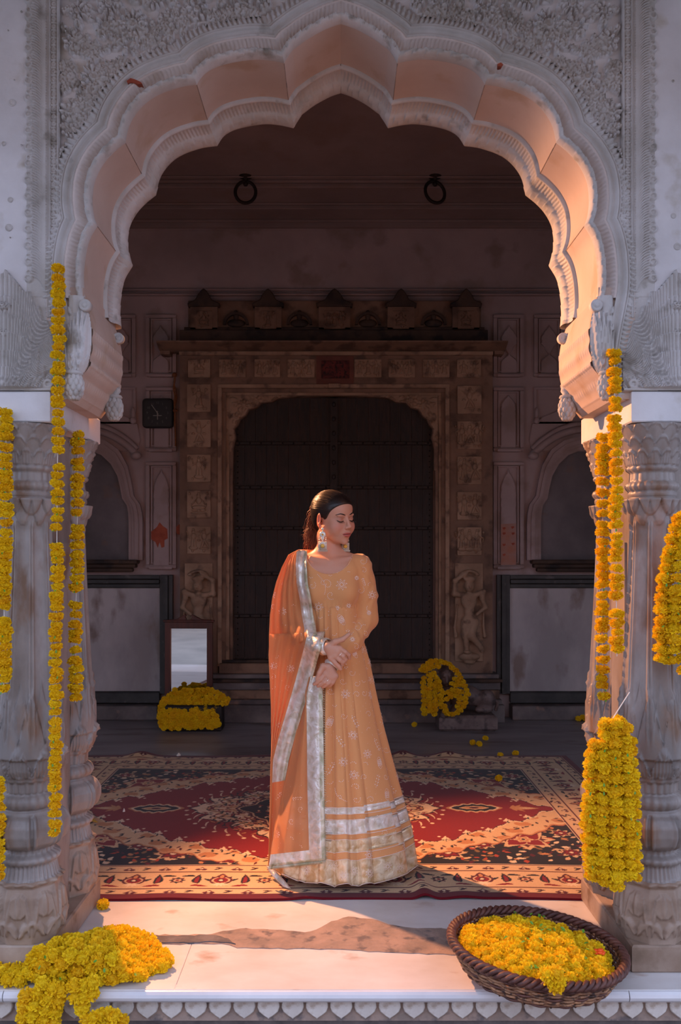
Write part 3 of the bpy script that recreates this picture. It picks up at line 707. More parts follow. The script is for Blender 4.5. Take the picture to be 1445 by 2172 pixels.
b = MB(); b.box(-14, 14, -13, -12.6, -.5, 5.5); o = b.obj('wall_courtyard', M['court_wall']); o['kind'] = 'structure'
# ------------------------------------------------------------ hall behind the arch
YB = 7.48
def WX(px, Y=YB): return (px-CX)/FPX*Y
def WZ(py, Y=YB): return CAMZ-(py-HY)/FPX*Y
def WP(pts, Y=YB): return [(WX(x, Y), WZ(y, Y)) for x, y in pts]
hall = thing('wall_back', None, None, (0, YB, 0), kind='structure')
b = MB(); b.box(-5.2, 5.2, YB, YB+.2, 0, 4.3); b.obj('wall_surface', M['hall_wall'], hall)
for nm, x0, x1 in (('wall_left', -5.2, -5.05), ('wall_right', 5.05, 5.2)):
    b = MB(); b.box(x0, x1, 3.36, YB, 0, 4.3); o = b.obj(nm, M['hall_wall']); o['kind'] = 'structure'
b = MB(); b.box(-5.2, 5.2, 3.3, 7.7, 4.10, 4.25); o = b.obj('ceiling', M['ceiling']); o['kind'] = 'structure'
# ceiling coves and string courses
def bar(name, py0, py1, pr, mat=M['hall_wall'], x0=-5.05, x1=5.05, Y=YB, parent=None, n=2):
    b = MB(); z1, z0 = WZ(py0, Y), WZ(py1, Y)
    for k in range(n): b.box(x0, x1, Y-pr*(n-k)/n, Y+.02, z0+(z1-z0)*k/n, z0+(z1-z0)*(k+1)/n, .003)
    return b.obj(name, mat, parent or hall)
bar('string_course', 612, 618, .03); bar('string_course', 623, 629, .05); bar('string_course', 490, 486, .0 + .03)
co = thing('ceiling_cornice', None, None, (0, 7, 4.1), kind='structure')
for (Y, zz, th, dp) in [(7.40, 4.10, .035, .08), (7.33, 4.10, .02, .03), (7.03, 4.10, .03, .03), (6.98, 4.10, .015, .02), (6.62, 4.10, .03, .03), (6.55, 4.10, .018, .03), (6.48, 4.10, .012, .02)]:
    b = MB(); b.box(-5.05, 5.05, Y, Y+dp, zz-th, zz, .004); b.obj('ceiling_moulding', M['ceiling'], co)
for x, tilt, lab in ((WX(521, 6.5), .15, 'iron ring hanging from ceiling at left, tilted slightly'), (WX(923, 6.5), -.15, 'iron ring hanging from ceiling at right')):
    t = thing('ceiling_ring', lab, 'iron ring', (x, 6.5, 4.1), 'ceiling rings')
    b = MB(); b.lathe([(.05, 0), (.045, -.008), (.018, -.012), (.014, -.045), (.02, -.055), (.012, -.07)], (x, 6.5, 4.1), 14); b.obj('hook', M['iron'], t, True)
    b = MB(); pts = [(x+.072*math.sin(a)+tilt*.05*math.cos(a), 6.5+.02*math.sin(a), 4.1-.115+.078*math.cos(a)) for a in np.linspace(0, 2*PI, 29)]
    b.tube(pts, .0125, 8, False); b.obj('ring', M['iron'], t, True)
# ---- plaster panels with blind niches
def rectring(b, x0, x1, z0, z1, w, y0, y1, bev=.002):
    b.box(x0, x1, y0, y1, z1-w, z1, bev); b.box(x0, x1, y0, y1, z0, z0+w, bev); b.box(x0, x0+w, y0, y1, z0+w, z1-w, bev); b.box(x1-w, x1, y0, y1, z0+w, z1-w, bev)
def cusped(px0, px1, py_top, py_bot, kind):
    """outline of a blind niche in px space"""
    cx = (px0+px1)/2; hw = (px1-px0)/2; out = []
    if kind == 'tall':
        H = py_bot-py_top; ks = [(0, 0), (.12, .025), (.22, .05), (.30, .052), (.42, .07), (.66, .11), (.70, .125), (.86, .16), (.96, .20), (.90, .215), (1.0, .25), (1.02, .29), (.93, .31), (1.0, .35), (1.0, .38), (.92, .40), (1.0, .45), (1.0, .98), (1.0, 1.0)]
    else:
        H = py_bot-py_top; ks = [(0, 0), (.14, .05), (.35, .10), (.58, .13), (.66, .18), (.86, .22), (.98, .28), (.90, .34), (.98, .38), (.80, .42), (.55, .46), (.42, .52), (.10, .60), (.16, .63), (.62, .69), (.92, .74), (1.0, .80), (1.0, 1.0)]
    right = [(cx+hw*a, py_top+H*t) for a, t in ks]; left = [(cx-hw*a, py_top+H*t) for a, t in ks[1:]][::-1]
    return WP(right+left)
def panel(px0, px1, py0, py1, n0, n1, nt, nb, kind, stain=None):
    p = MB(); x0, x1, z1, z0 = WX(px0), WX(px1), WZ(py0), WZ(py1)
    rectring(p, x0, x1, z0, z1, .03, YB-.030, YB+.01, .006); rectring(p, x0+.04, x1-.04, z0+.04, z1-.035, .012, YB-.018, YB+.01)
    o = p.obj('wall_panel', M['hall_wall'], hall)
    q = MB(); q.prism(cusped(n0, n1, nt, nb, kind), YB-.022, YB+.01, .006); q.obj('blind_niche', M['hall_wall'], o)
    b = MB(); b.box(x0+.03, x1-.03, YB-.05, YB+.01, z0-.005, z0+.018, .004); b.obj('panel_sill', M['hall_wall'], o)
for s, c in ((-1, 710), (1, 710)):
    m = (lambda x: x) if s > 0 else (lambda x: 1421-x)
    def pn(a, b_, *r, s=s, m=m):
        r = list(r); n0, n1 = m(r[2]), m(r[3]); a, b_ = m(a), m(b_)
        panel(min(a, b_), max(a, b_), r[0], r[1], min(n0, n1), max(n0, n1), r[4], r[5], r[6])
    pn(1046, 1110, 668, 800, 1062, 1097, 690, 792, 'ogee')
    pn(1132, 1196, 668, 800, 1147, 1182, 690, 792, 'ogee')
    pn(1046, 1110, 822, 958, 1062, 1094, 838, 950, 'tall')
    pn(1046, 1110, 980, 1206, 1061, 1095, 995, 1200, 'tall')
    # upper panel outline above the niches
    b = MB(); x0, x1 = sorted((WX(m(1132)), WX(m(1240)))); rectring(b, x0, x1, WZ(900), WZ(822), .02, YB-.02, YB+.01); b.obj('wall_panel', M['hall_wall'], hall)
    # arched blind window with rolled hood, dark panel, shelf
    nw = thing('blind_window', None, None, (WX(m(1235)), YB, WZ(1185)), kind='structure'); nw.name = 'window_1' if s < 0 else 'window_2'; WLOC[nw.name] = Vector((WX(m(1235)), YB, WZ(1185)))
    ccx = 1235
    inner = [(1146,1188),(1146,1110),(1147,1090),(1150,1072),(1160,1058),(1164,1035),(1170,1010),(1184,985),(1204,966),(1225,958),(1235,956)]
    ip = inner+[(2*ccx-x, y) for x, y in inner[::-1][1:]]
    def grow(d, z=0): 
        g = []
        for x, y in ip:
            if y > 1075: g.append((ccx+(x-ccx)*(1+d/89), y)); continue
            g.append((ccx+(x-ccx)*(1+d/89), y-d*np.clip((1075-y)/90, 0, 1)))
        return g
    mm = lambda pts: [(m(x), y) for x, y in pts]
    b = MB(); b.prism(WP(mm(ip)), YB-.006, YB+.02); b.obj('niche_panel', M['niche'], nw)
    for d0, d1, pr in ((0, 8, .035), (8, 14, .05), (14, 22, .062), (22, 30, .05)):
        a_, c_ = WP(mm(grow(d0))), WP(mm(grow(d1))); V = []; F = []; n = len(a_)
        for (x, z) in a_: V.append((x, YB-pr, z))
        for (x, z) in c_: V.append((x, YB-pr, z))
        for (x, z) in a_: V.append((x, YB+.01, z))
        for (x, z) in c_: V.append((x, YB+.01, z))
        for i in range(n-1): F += [(i, i+1, n+i+1, n+i), (i, 2*n+i, 2*n+i+1, i+1), (n+i, n+i+1, 3*n+i+1, 3*n+i)]
        bb = MB(); bb.add(V, F); bb.obj('arch_moulding', M['hall_wall'], nw)
    hood = [(1128,966),(1133,960),(1150,944),(1180,925),(1210,915),(1235,912)]; hood = hood+[(2*ccx-x, y) for x, y in hood[::-1][1:]]
    hood = WP(mm([tuple(q) for q in resample(smooth_poly(hood, 2), 30)]))
    bb = MB(); bb.tube([(x, YB-.06, z) for x, z in hood], .03, 8); bb.tube([(x, YB-.04, z+.045) for x, z in hood], .025, 8)
    e = hood[0]; bb.ball((e[0], YB-.07, e[1]-.01), (.045, .04, .035)); e = hood[-1]; bb.ball((e[0], YB-.07, e[1]-.01), (.045, .04, .035)); bb.obj('rolled_hood', M['hall_wall'], nw, True)
    eave = WP(mm([(1130,958),(1122,935),(1128,900),(1150,885),(1190,868),(1235,860),(1280,868),(1320,885),(1342,900),(1348,935),(1340,958)]))
    bb = MB(); bb.prism(eave, YB-.02, YB+.01, .006); bb.obj('hood_plaque', M['hall_wall'], nw)
    for ex in (1137, 2*ccx-1137):
        bb = MB(); c_ = WP(mm([(ex, 893)]))[0]; bb.ball((c_[0], YB-.03, c_[1]), (.028, .02, .03)); bb.ball((c_[0], YB-.03, c_[1]+.06), (.018, .015, .05)); bb.obj('leaf_finial', M['hall_wall'], nw, True)
    x0, x1 = sorted((WX(m(1124)), WX(m(2*ccx-1124))))
    bb = MB(); bb.box(x0, x1, YB-.12, YB, WZ(1196), WZ(1187), .008); bb.box(x0+.02, x1-.02, YB-.09, YB, WZ(1204), WZ(1196), .006); bb.box(x0+.05, x1-.05, YB-.06, YB, WZ(1213), WZ(1204), .008); bb.obj('sill_shelf', M['portal_dark'], nw)
    # dado slab with dark moulded frame
    dd = thing('dado', None, None, (WX(m(1160)), YB, .6), kind='structure'); dd.name = 'trim_1' if s < 0 else 'trim_2'; WLOC[dd.name] = Vector((WX(m(1160)), YB, .6))
    E = 1420; xl = WX(m(1080)); xr = WX(m(E)); x0, x1 = sorted((xl, xr))
    bb = MB(); bb.box(x0, x1, YB-.03, YB, WZ(1465), WZ(1247), .002); bb.obj('dado_slab', M['dado'], dd)
    e0, e1 = WX(m(1052)), WX(m(1080)); a_, c_ = sorted((e0, e1)); w3 = (c_-a_)/3
    bb = MB()
    for k, pr in enumerate((.05, .075, .055)): bb.box(a_+k*w3+.002, a_+(k+1)*w3-.002, YB-pr, YB, WZ(1470), WZ(1219)-.0*k, .004)
    bb.obj('dado_upright', M['dado_dark'], dd)
    bb = MB(); f0, f1 = sorted((WX(m(1080)), xr)); hgt = (WZ(1219)-WZ(1247))/3
    for k, pr in enumerate((.05, .075, .055)): bb.box(f0+.001, f1, YB-pr, YB, WZ(1247)+k*hgt+.002, WZ(1247)+(k+1)*hgt-.002, .004)
    bb.obj('dado_rail', M['dado_dark'], dd)
    bb = MB(); bb.box(f0+.001, f1, YB-.07, YB, WZ(1489), WZ(1466), .006); bb.obj('dado_base', M['dado_dark'], dd)
    bb = MB(); bb.box(f0, f1, YB-.16, YB, 0, WZ(1491), .006); bb.obj('wall_foot_step', M['step'], dd)
# red vermilion smears on the plaster
for pts in ([(322,1128),(334,1118),(340,1108),(347,1116),(356,1122),(357,1142),(350,1146),(350,1160),(344,1162),(340,1150),(336,1162),(331,1150),(322,1144)], [(373,1120),(381,1112),(385,1118),(385,1136),(376,1132)]):
    b = MB(); b.prism(WP(pts), YB-.025, YB+.005, .001); b.obj('vermilion_smear', M['red_stain'], hall)
for (x, y) in [(1068,1120),(1086,1118),(1068,1131),(1087,1131),(1068,1155),(1087,1153),(1068,1176)]:
    b = MB(); b.prism(WP([(x-3,y-1),(x+3,y-2),(x+4,y+1),(x,y+4),(x-2,y+2)]), YB-.026, YB+.005); b.obj('vermilion_smear', M['red_stain'], hall)
b = MB(); b.prism(WP([(1062,1112),(1094,1110),(1094,1198),(1062,1198)]), YB-.0235, YB+.005); b.obj('vermilion_wash', stone('faded_orange_wash', srgb(168,112,88), srgb(160,130,120), 9, .8, .1, None, .6, 40), hall)
# ------------------------------------------------------------ carved stone portal and old double door
port = thing('stone_portal', 'brown carved stone door surround with figure panels framing the old wooden door', 'door surround', (0, YB, 0))
def pbox(name, px0, px1, py0, py1, pr, mat, parent=port, bev=.004, back=0.0):
    b = MB(); b.box(WX(px0), WX(px1), YB-pr, YB+.01-back, WZ(py1), WZ(py0), bev); return b.obj(name, mat, parent)
pbox('side_pier', 386, 466, 752, 1436, .10, M['portal']); pbox('side_pier', 950, 1041, 752, 1436, .10, M['portal'])
pbox('lintel', 466, 950, 752, 820, .10, M['portal'])
pbox('frieze_back', 402, 1018, 642, 714, .06, M['portal']); pbox('frieze_ledge', 387, 1030, 708, 736, .13, M['portal_dark'])
pbox('frieze_ledge', 395, 1024, 700, 710, .10, M['portal_dark'])
b = MB(); prf = [(.10, 752), (.16, 749), (.22, 744), (.26, 741), (.26, 738), (.15, 736)]
V = []; x0, x1 = WX(345), WX(1066)
for x in (x0, x1): V += [(x, YB-p, WZ(y)) for p, y in prf]+[(x, YB, WZ(736)), (x, YB, WZ(752))]
n = len(prf)+2; b.add(V, [(i, n+i, n+(i+1) % n, (i+1) % n) for i in range(n)]+[tuple(range(n)), tuple(range(n, 2*n))[::-1]]); b.obj('cornice_shelf', M['portal'], port)
pbox('cornice_fillet', 386, 1041, 752, 760, .13, M['portal_light'])
for x in (352, 1058): pbox('cornice_bracket', x-6 if x < 700 else x-14, x+14 if x < 700 else x+6, 750, 758, .12, M['portal'])
# stepped inner frame
for k, (a, c, t, pr, mt) in enumerate([(466, 950, 820, .085, 'portal_light'), (474, 943, 828, .06, 'portal'), (482, 936, 835, .04, 'portal_light')]):
    b = MB(); w_ = 8; bot = 1410
    b.box(WX(a), WX(c), YB-pr-.03, YB-.0, WZ(t+w_), WZ(t), .003); b.box(WX(a), WX(a+w_), YB-pr-.03, YB, WZ(bot), WZ(t+w_), .003); b.box(WX(c-w_), WX(c), YB-pr-.03, YB, WZ(bot), WZ(t+w_), .003)
    b.obj('frame_step', M[mt], port)
pbox('door_jamb', 489, 496, 900, 1405, .07, M['portal']); pbox('door_jamb', 922, 929, 900, 1405, .07, M['portal'])
# cusped spandrel
cus = [(497,1000),(497,955),(503,930),(500,912),(508,903),(512,892),(524,884),(530,872),(546,868),(556,858),(578,856),(592,848),(630,845),(708,843)]
arch_in = cus+[(1416-x, y) for x, y in cus[::-1][1:]]
poly = [(489,1000)]+[(489,842),(927,842),(927,1000)]+[(x, y) for x, y in arch_in[::-1]]
b = MB(); b.prism(WP(poly), YB-.075, YB-.02, .004); sp = b.obj('cusped_spandrel', M['portal'], port)
R = Relief(WX(489), WX(610), WZ(960), WZ(842), .006); rg = random.Random(3)
for k in range(70):
    x = rg.uniform(R.u[0], R.u[-1]); z = rg.uniform(R.v[0], R.v[-1]); L = rg.uniform(.04, .07); a = rg.uniform(0, 6.3)
    if R.at(x, z) < .002: R.leaf(x, z, a, L, L*.25, .014)
for (x, y) in [(520,862),(545,852),(505,890)]: R.flower(WX(x), WZ(y), .05, .018, 8)
UU, VV = np.meshgrid(R.u, R.v); pa = np.array(WP(cus)); xa = np.interp(VV, pa[:, 1], pa[:, 0]); keep = (UU < xa-.015)[:-1, :-1]
for s in (1, -1):
    g = np.stack([UU if s > 0 else 2*WX(708)-UU, YB-.076-R.H, VV], -1); tag(grid_obj('foliage_relief', g, M['portal_light'], sp, mask=keep, flip=(s < 0)), kind='stuff')
# figure panels
def figure(b, cx, cz, h, y, kind, rg):
    """small carved relief figure out of flattened rounds"""
    d = .013
    def bl(x, z, rx, rz, rot=0): b.ball((cx+x*h, y, cz+z*h), (rx*h, d, rz*h), 8, 6, Matrix.Rotation(rot, 3, 'Y'))
    bl(0, .36, .075, .085); bl(0, .47, .06, .05); bl(0, .18, .12, .15)
    if kind == 'stand':
        bl(-.05, -.12, .07, .24, .08); bl(.06, -.12, .07, .24, -.08); bl(0, -.3, .20, .10)
        for s in (-1, 1): bl(s*.17, .20, .035, .12, s*-.9); bl(s*.25, .08 if rg.random() < .5 else .32, .03, .12, s*.2); bl(s*.27, .38, .04, .05)
    elif kind == 'sit':
        bl(0, -.10, .30, .10); bl(-.16, -.2, .14, .06); bl(.16, -.2, .14, .06); bl(0, -.32, .34, .05)
        for s in (-1, 1): bl(s*.19, .12, .035, .13, s*-.6); bl(s*.28, .28, .04, .06); bl(s*.3, .0, .03, .08)
    else:
        bl(-.06, -.15, .06, .22, .35); bl(.10, -.12, .06, .22, -.5); bl(.0, -.33, .22, .05)
        for s in (-1, 1): bl(s*.2, .30, .03, .14, s*.9); bl(s*.22, .02, .07, .05)
def fig_panel(px0, px1, py0, py1, comp, seed, pr=.112, parent=port, mat='portal_light'):
    rg = random.Random(seed); b = MB(); b.box(WX(px0), WX(px1), YB-pr-.004, YB-.05, WZ(py1), WZ(py0), .004); o = b.obj('figure_panel', M[mat], parent)
    m = MB(); H = WZ(py0)-WZ(py1); Wd = WX(px1)-WX(px0); cx = (WX(px0)+WX(px1))/2; cz = (WZ(py0)+WZ(py1))/2; y = YB-pr-.004
    if comp == 'trio':
        for k in (-1, 0, 1): figure(m, cx+k*Wd*.31, cz-.02*H, H*.86, y, ['stand', 'dance', 'stand'][k+1] if seed % 2 else 'stand', rg)
    elif comp == 'pair':
        for k in (-.5, .5): figure(m, cx+k*Wd*.45, cz-.02*H, H*.86, y, 'stand' if k < 0 else 'dance', rg)
    else: figure(m, cx, cz-.03*H, H*.9, y, comp, rg)
    for k in range(4): m.ball((cx+rg.uniform(-.42, .42)*Wd, y, cz+rg.choice([-.38, .38, .3])*H), (.012, .008, .014), 6, 4)
    m.obj('carved_figure', M[mat], o, True)
for k, (x0, x1, cp) in enumerate([(404,450,'sit'),(469,524,'trio'),(543,596,'trio'),(612,668,'trio'),(752,808,'trio'),(823,878,'trio'),(895,950,'trio'),(966,1016,'pair')]): fig_panel(x0, x1, 768, 806, cp, k)
for k, (y0, cp) in enumerate([(820,'stand'),(894,'dance'),(967,'stand'),(1042,'sit'),(1117,'pair')]): fig_panel(402, 451, y0, y0+58, cp, 20+k)
for k, (y0, cp) in enumerate([(823,'dance'),(897,'trio'),(971,'pair'),(1045,'pair'),(1119,'trio')]): fig_panel(967, 1017, y0, y0+59, cp, 30+k)
pbox('vermilion_panel', 672, 750, 760, 820, .104, stone('reddened_stone', srgb(120,70,54), srgb(96,56,46), 8, .8, .2, None, .6, 60)); pbox('vermilion_panel', 683, 741, 771, 808, .113, M['kumkum'])
pbox('keystone_clasp', 698, 722, 820, 829, .14, M['portal_light'])
# frieze shrines and lunettes
for k, (x0, x1) in enumerate([(405,468),(540,602),(674,746),(818,880),(954,1016)]):
    cx = (x0+x1)/2; hw = (x1-x0)/2
    o = pbox('shrine', x0+3, x1-3, 656, 706, .10, M['portal'])
    b = MB(); b.prism(WP([(x0-1,658),(x0-2,652),(x0+6,648),(cx-hw*.55,644),(cx-hw*.35,632),(cx-hw*.15,624),(cx,621),(cx+hw*.15,624),(cx+hw*.35,632),(cx+hw*.55,644),(x1-6,648),(x1+2,652),(x1+1,658)]), YB-.13, YB, .008); b.obj('shrine_roof', M['portal_dark'], o)
    fig_panel(x0+14, x1-14, 666, 704, ['sit','stand','trio','sit','sit'][k], 50+k, .102, port, 'portal')
for cx in (503, 636, 780, 918):
    n = 17; arc = [(cx+27*math.cos(a), 694-26*math.sin(a)) for a in np.linspace(0, PI, n)]; arc2 = [(cx+21*math.cos(a), 694-21*math.sin(a)) for a in np.linspace(PI, 0, n)]
    b = MB(); b.prism(WP(arc+arc2), YB-.10, YB-.03, .002); o = b.obj('lunette_hood', M['portal_dark'], port)
    m = MB(); m.ball((WX(cx), YB-.065, WZ(690)), (.075, .02, .035), 12, 8); m.ball((WX(cx), YB-.07, WZ(676)), (.022, .02, .035)); m.ball((WX(cx), YB-.075, WZ(668)), (.018, .018, .02)); m.obj('peacock_relief', M['portal_dark'], o, True)
# dancing figures in high relief at foot of the side piers
def dancer(name, mirror, label):
    V = Vol(axis([(-.17, .17, .0045)]), axis([(-.10, .03, .0045)]), axis([(-.42, .42, .0045)]))
    k = .018
    V.ell((0, -.035, .27), (.042, .04, .055), None, .01); V.ell((0, -.035, .335), (.05, .035, .03), None, .015)
    V.ell((-.005, -.028, .14), (.065, .035, .075), None, k); V.ell((0, -.025, .05), (.042, .03, .05), None, k); V.ell((.005, -.03, -.03), (.062, .036, .055), None, k)
    V.chain([(-.05, -.03, .19), (-.125, -.03, .20), (-.12, -.035, .32), (-.03, -.035, .385)], [.024, .021, .018, .016], k)
    V.chain([(.05, -.03, .19), (.115, -.03, .22), (.105, -.04, .16)], [.024, .02, .018], k); V.chain([(.105, -.035, .16), (.13, -.04, .08), (.06, -.05, .02)], [.018, .018, .016], k)
    V.chain([(-.03, -.03, -.05), (-.04, -.035, -.16), (-.02, -.03, -.30)], [.040, .032, .02], k); V.chain([(.04, -.03, -.05), (.01, -.05, -.17), (.09, -.045, -.27)], [.042, .034, .022], k)
    V.ell((.10, -.05, -.295), (.022, .025, .028), None, .01); V.ell((-.02, -.05, -.315), (.03, .03, .018), None, .01)
    V.chain([(-.10, -.01, .10), (-.12, -.01, -.1), (-.11, -.012, -.18)], [.008, .010, .016], .01); V.chain([(.12, -.01, .04), (.12, -.01, -.1), (.13, -.012, -.18)], [.008, .010, .016], .01)
    V.ell((0, -.02, -.36), (.09, .045, .04), None, .012); V.ell((0, -.02, -.40), (.05, .03, .03), None, .012)
    for a in np.linspace(.15*PI, .85*PI, 7): V.ell((.075*math.cos(a), -.02, .345+.06*math.sin(a)), (.022, .02, .014), None, .01)
    V.ell((-.016, -.072, .272), (.008, .006, .004), None, .002, True); V.ell((.016, -.072, .272), (.008, .006, .004), None, .002, True); V.cone((0, -.07, .275), (0, -.078, .255), .004, .006, .004); V.ell((0, -.07, .238), (.014, .005, .003), None, .002, True)
    v, f = V.mesh()
    if mirror: v = v*np.array([-1, 1, 1]); f = f[:, ::-1]
    return v, f
for mir, cx, nm in ((True, 426, 'left'), (False, 991, 'right')):
    v, f = dancer('d', mir, nm); v = v*np.array([.98, 1, .92])+np.array([WX(cx), YB-.11, WZ(1305)])
    pbox('figure_slab', cx-29, cx+29, 1194, 1400, .112, M['portal_light'])
    mobj('dancing_figure', v, np.ascontiguousarray(f), M['portal_light'], port, True)
# door: two leaves of boards and battens
dr = thing('door_1', None, None, (WX(708), YB, WZ(1398)), kind='structure')
WLOC[dr.name] = Vector((WX(708), YB, WZ(1398)))
for s in (-1, 1):
    x0, x1 = sorted((708+s*4, 708+s*211))
    b = MB(); nb = 9
    for k in range(nb): b.box(WX(x0+(x1-x0)*k/nb)+.002, WX(x0+(x1-x0)*(k+1)/nb)-.002, YB-.02, YB+.01, WZ(1396), WZ(844), .003)
    lf = b.obj('door_leaf', M['door'], dr)
    for y in (940, 1033, 1119, 1215, 1304):
        b = MB(); b.box(WX(x0+3), WX(x1-3), YB-.045, YB-.01, WZ(y+5), WZ(y-2), .004); b.obj('batten', M['door'], lf)
        st = MB()
        for q in np.linspace(x0+12, x1-12, 9): st.ball((WX(q), YB-.047, WZ(y+1.5)), (.008, .007, .008), 6, 4)
        st.obj('stud_row', M['door_iron'], lf, True)
    b = MB(); xs_ = WX(x1-8 if s > 0 else x0+8)
    for q in np.linspace(900, 1390, 44): b.ball((xs_, YB-.022, WZ(q)), (.006, .006, .006), 6, 4)
    b.obj('stud_row', M['door_iron'], lf, True)
b = MB(); b.box(WX(701), WX(716), YB-.055, YB-.015, WZ(1396), WZ(846), .006)
for q in np.linspace(860, 1380, 18): b.ball((WX(708.5), YB-.056, WZ(q)), (.016, .014, .022), 8, 6)
b.obj('centre_post', M['door'], dr)
# steps and sill at the door
stp = thing('trim_3', None, None, (0, 7.3, 0), kind='structure'); WLOC[stp.name] = Vector((0, 7.3, 0))
for (a, c, y0, y1, pr, mt) in [(468, 948, 1397, 1403, .10, 'portal_dark'), (470, 946, 1403, 1424, .14, 'portal'), (386, 1050, 1424, 1433, .19, 'step'), (380, 1056, 1433, 1439, .24, 'portal_dark'), (384, 1052, 1439, 1456, .20, 'step'), (384, 1050, 1456, 1474, .22, 'portal'), (380, 1054, 1474, 1484, .25, 'step'), (376, 1058, 1484, 1520, .28, 'step')]:
    b = MB(); z0 = max(WZ(y1), 0) if y1 < 1515 else 0; b.box(WX(a), WX(c), YB-pr, YB, z0, WZ(y0), .005); b.obj('moulded_step', M[mt], stp)
# ------------------------------------------------------------ wall clock
ck = thing('wall_clock', 'black square wall clock with rounded corners hanging on the plaster wall', 'clock', (WX(338), YB-.03, WZ(879)))
def rrect(x0, x1, z0, z1, r, n=5):
    o = []
    for cx, cz, a0 in ((x1-r, z1-r, 0), (x0+r, z1-r, PI/2), (x0+r, z0+r, PI), (x1-r, z0+r, 1.5*PI)): o += [(cx+r*math.cos(a0+PI/2*k/n), cz+r*math.sin(a0+PI/2*k/n)) for k in range(n+1)]
    return o
x0, x1, z0, z1 = WX(306), WX(370), WZ(910), WZ(848)
b = MB(); b.prism(rrect(x0, x1, z0, z1, .03), YB-.075, YB-.03, .008); b.obj('case', M['clock'], ck)
b = MB(); b.prism(rrect(x0+.02, x1-.02, z0+.02, z1-.02, .02), YB-.0762, YB-.07); b.obj('dial', plain('dark_dial', srgb(30,30,33), .4), ck)
def text(name, s, loc, size, mat, parent, rot=(PI/2, 0, 0)):
    c = bpy.data.curves.new(name, 'FONT'); c.body = s; c.size = size; c.align_x = 'CENTER'; c.align_y = 'CENTER'; c.extrude = .0005; c.materials.append(mat)
    t = bpy.data.objects.new('tmp', c); C.objects.link(t); dg = bpy.context.evaluated_depsgraph_get(); me = bpy.data.meshes.new_from_object(t.evaluated_get(dg)); bpy.data.objects.remove(t)
    me.name = name; o = bpy.data.objects.new(name, me); C.objects.link(o); o.parent = parent; o.location = Vector(loc)-wloc(parent); o.rotation_euler = rot; return o
ccx, ccz = WX(338), WZ(879)
for k in range(1, 13):
    a = PI/2-k*PI/6; text('numeral', str(k), (ccx+.085*math.cos(a), YB-.0775, ccz+.085*math.sin(a)), .026, plain('numeral_grey%d' % k, srgb(96,96,92), .6) if k == 1 else bpy.data.materials['numeral_grey1'], ck)
for nm, a, L, w_ in (('minute_hand', PI/2+.62, .082, .003), ('hour_hand', -PI/2+.03, .055, .004)):
    b = MB(); dx, dz = math.cos(a), math.sin(a); b.tube([(ccx-dx*.015, YB-.080, ccz-dz*.015), (ccx+dx*L, YB-.080, ccz+dz*L)], w_, 5); b.obj(nm, M['clock_mark'], ck)
b = MB(); b.box(ccx-.035, ccx+.035, YB-.0785, YB-.077, ccz-.024, ccz-.019); b.obj('dial_bar', M['clock_mark'], ck)
rp = thing('hanging_rope', 'twisted brown rope hanging on the wall beside the black clock', 'rope', (WX(373), YB-.04, WZ(795)))
b = MB(); b.tube([(WX(372)+.006*math.sin(t*9), YB-.05, WZ(797+t*55)) for t in np.linspace(0, 1, 12)]+[(WX(372+3*t), YB-.05, WZ(852+t*96)) for t in np.linspace(0.05, 1, 12)], .007, 6); b.tube([(WX(374)-.01*math.sin(t*8), YB-.045, WZ(797+t*80)) for t in np.linspace(0, 1, 12)], .006, 6); b.ball((WX(373), YB-.055, WZ(798)), .02); b.ball((WX(374), YB-.055, WZ(873)), (.022, .014, .012)); b.obj('rope_strand', M['rope'], rp, True)
# ------------------------------------------------------------ mirror leaning by the door
YM = 7.12
mr = thing('dressing_mirror', 'tall dark red wooden mirror leaning by the door above a box of marigolds', 'mirror', ((WX(402, YM)), YM, 0))
# built around the local origin, then leaned back and turned
mr.location = (WX(402, YM), YM-.02, WZ(1530, YM)); mr.rotation_euler = (R_(-.4), 0, R_(-3)); WLOC[mr.name] = Vector((0, 0, 0))
mw = .19; mh = (1530-1318)/1900*YM
def mpart(b, name, mat, smooth=False): o = b.obj(name, mat, None, smooth); o.parent = mr; o.location = (0, 0, 0); return o
for x0, x1 in ((-mw, -mw+.045), (mw-.045, mw)):
    b = MB(); b.box(x0, x1, -.02, .012, 0, mh, .006); mpart(b, 'frame_stile', M['mahogany'])
b = MB(); b.box(-mw+.045, mw-.045, -.02, .012, mh-.055, mh, .006); mpart(b, 'frame_rail', M['mahogany'])
b = MB(); b.box(-mw+.045, mw-.045, -.02, .012, 0, .055, .006); mpart(b, 'frame_rail', M['mahogany'])
b = MB(); b.box(-mw+.04, mw-.04, -.004, .006, .05, mh-.05); mpart(b, 'mirror_glass', M['mirror'])
b = MB(); b.box(-mw-.012, mw+.012, -.03, .012, mh-.004, mh+.014, .004)
half = [(.19, .014), (.10, .022), (.055, .045), (.03, .060), (.018, .052), (.028, .040), (.02, .026), (.02, .014)]
for s in (-1, 1): b.prism([(s*x, mh+z-.002) for x, z in half], -.022, .004, .003)
mpart(b, 'swan_neck_crest', M['mahogany'])
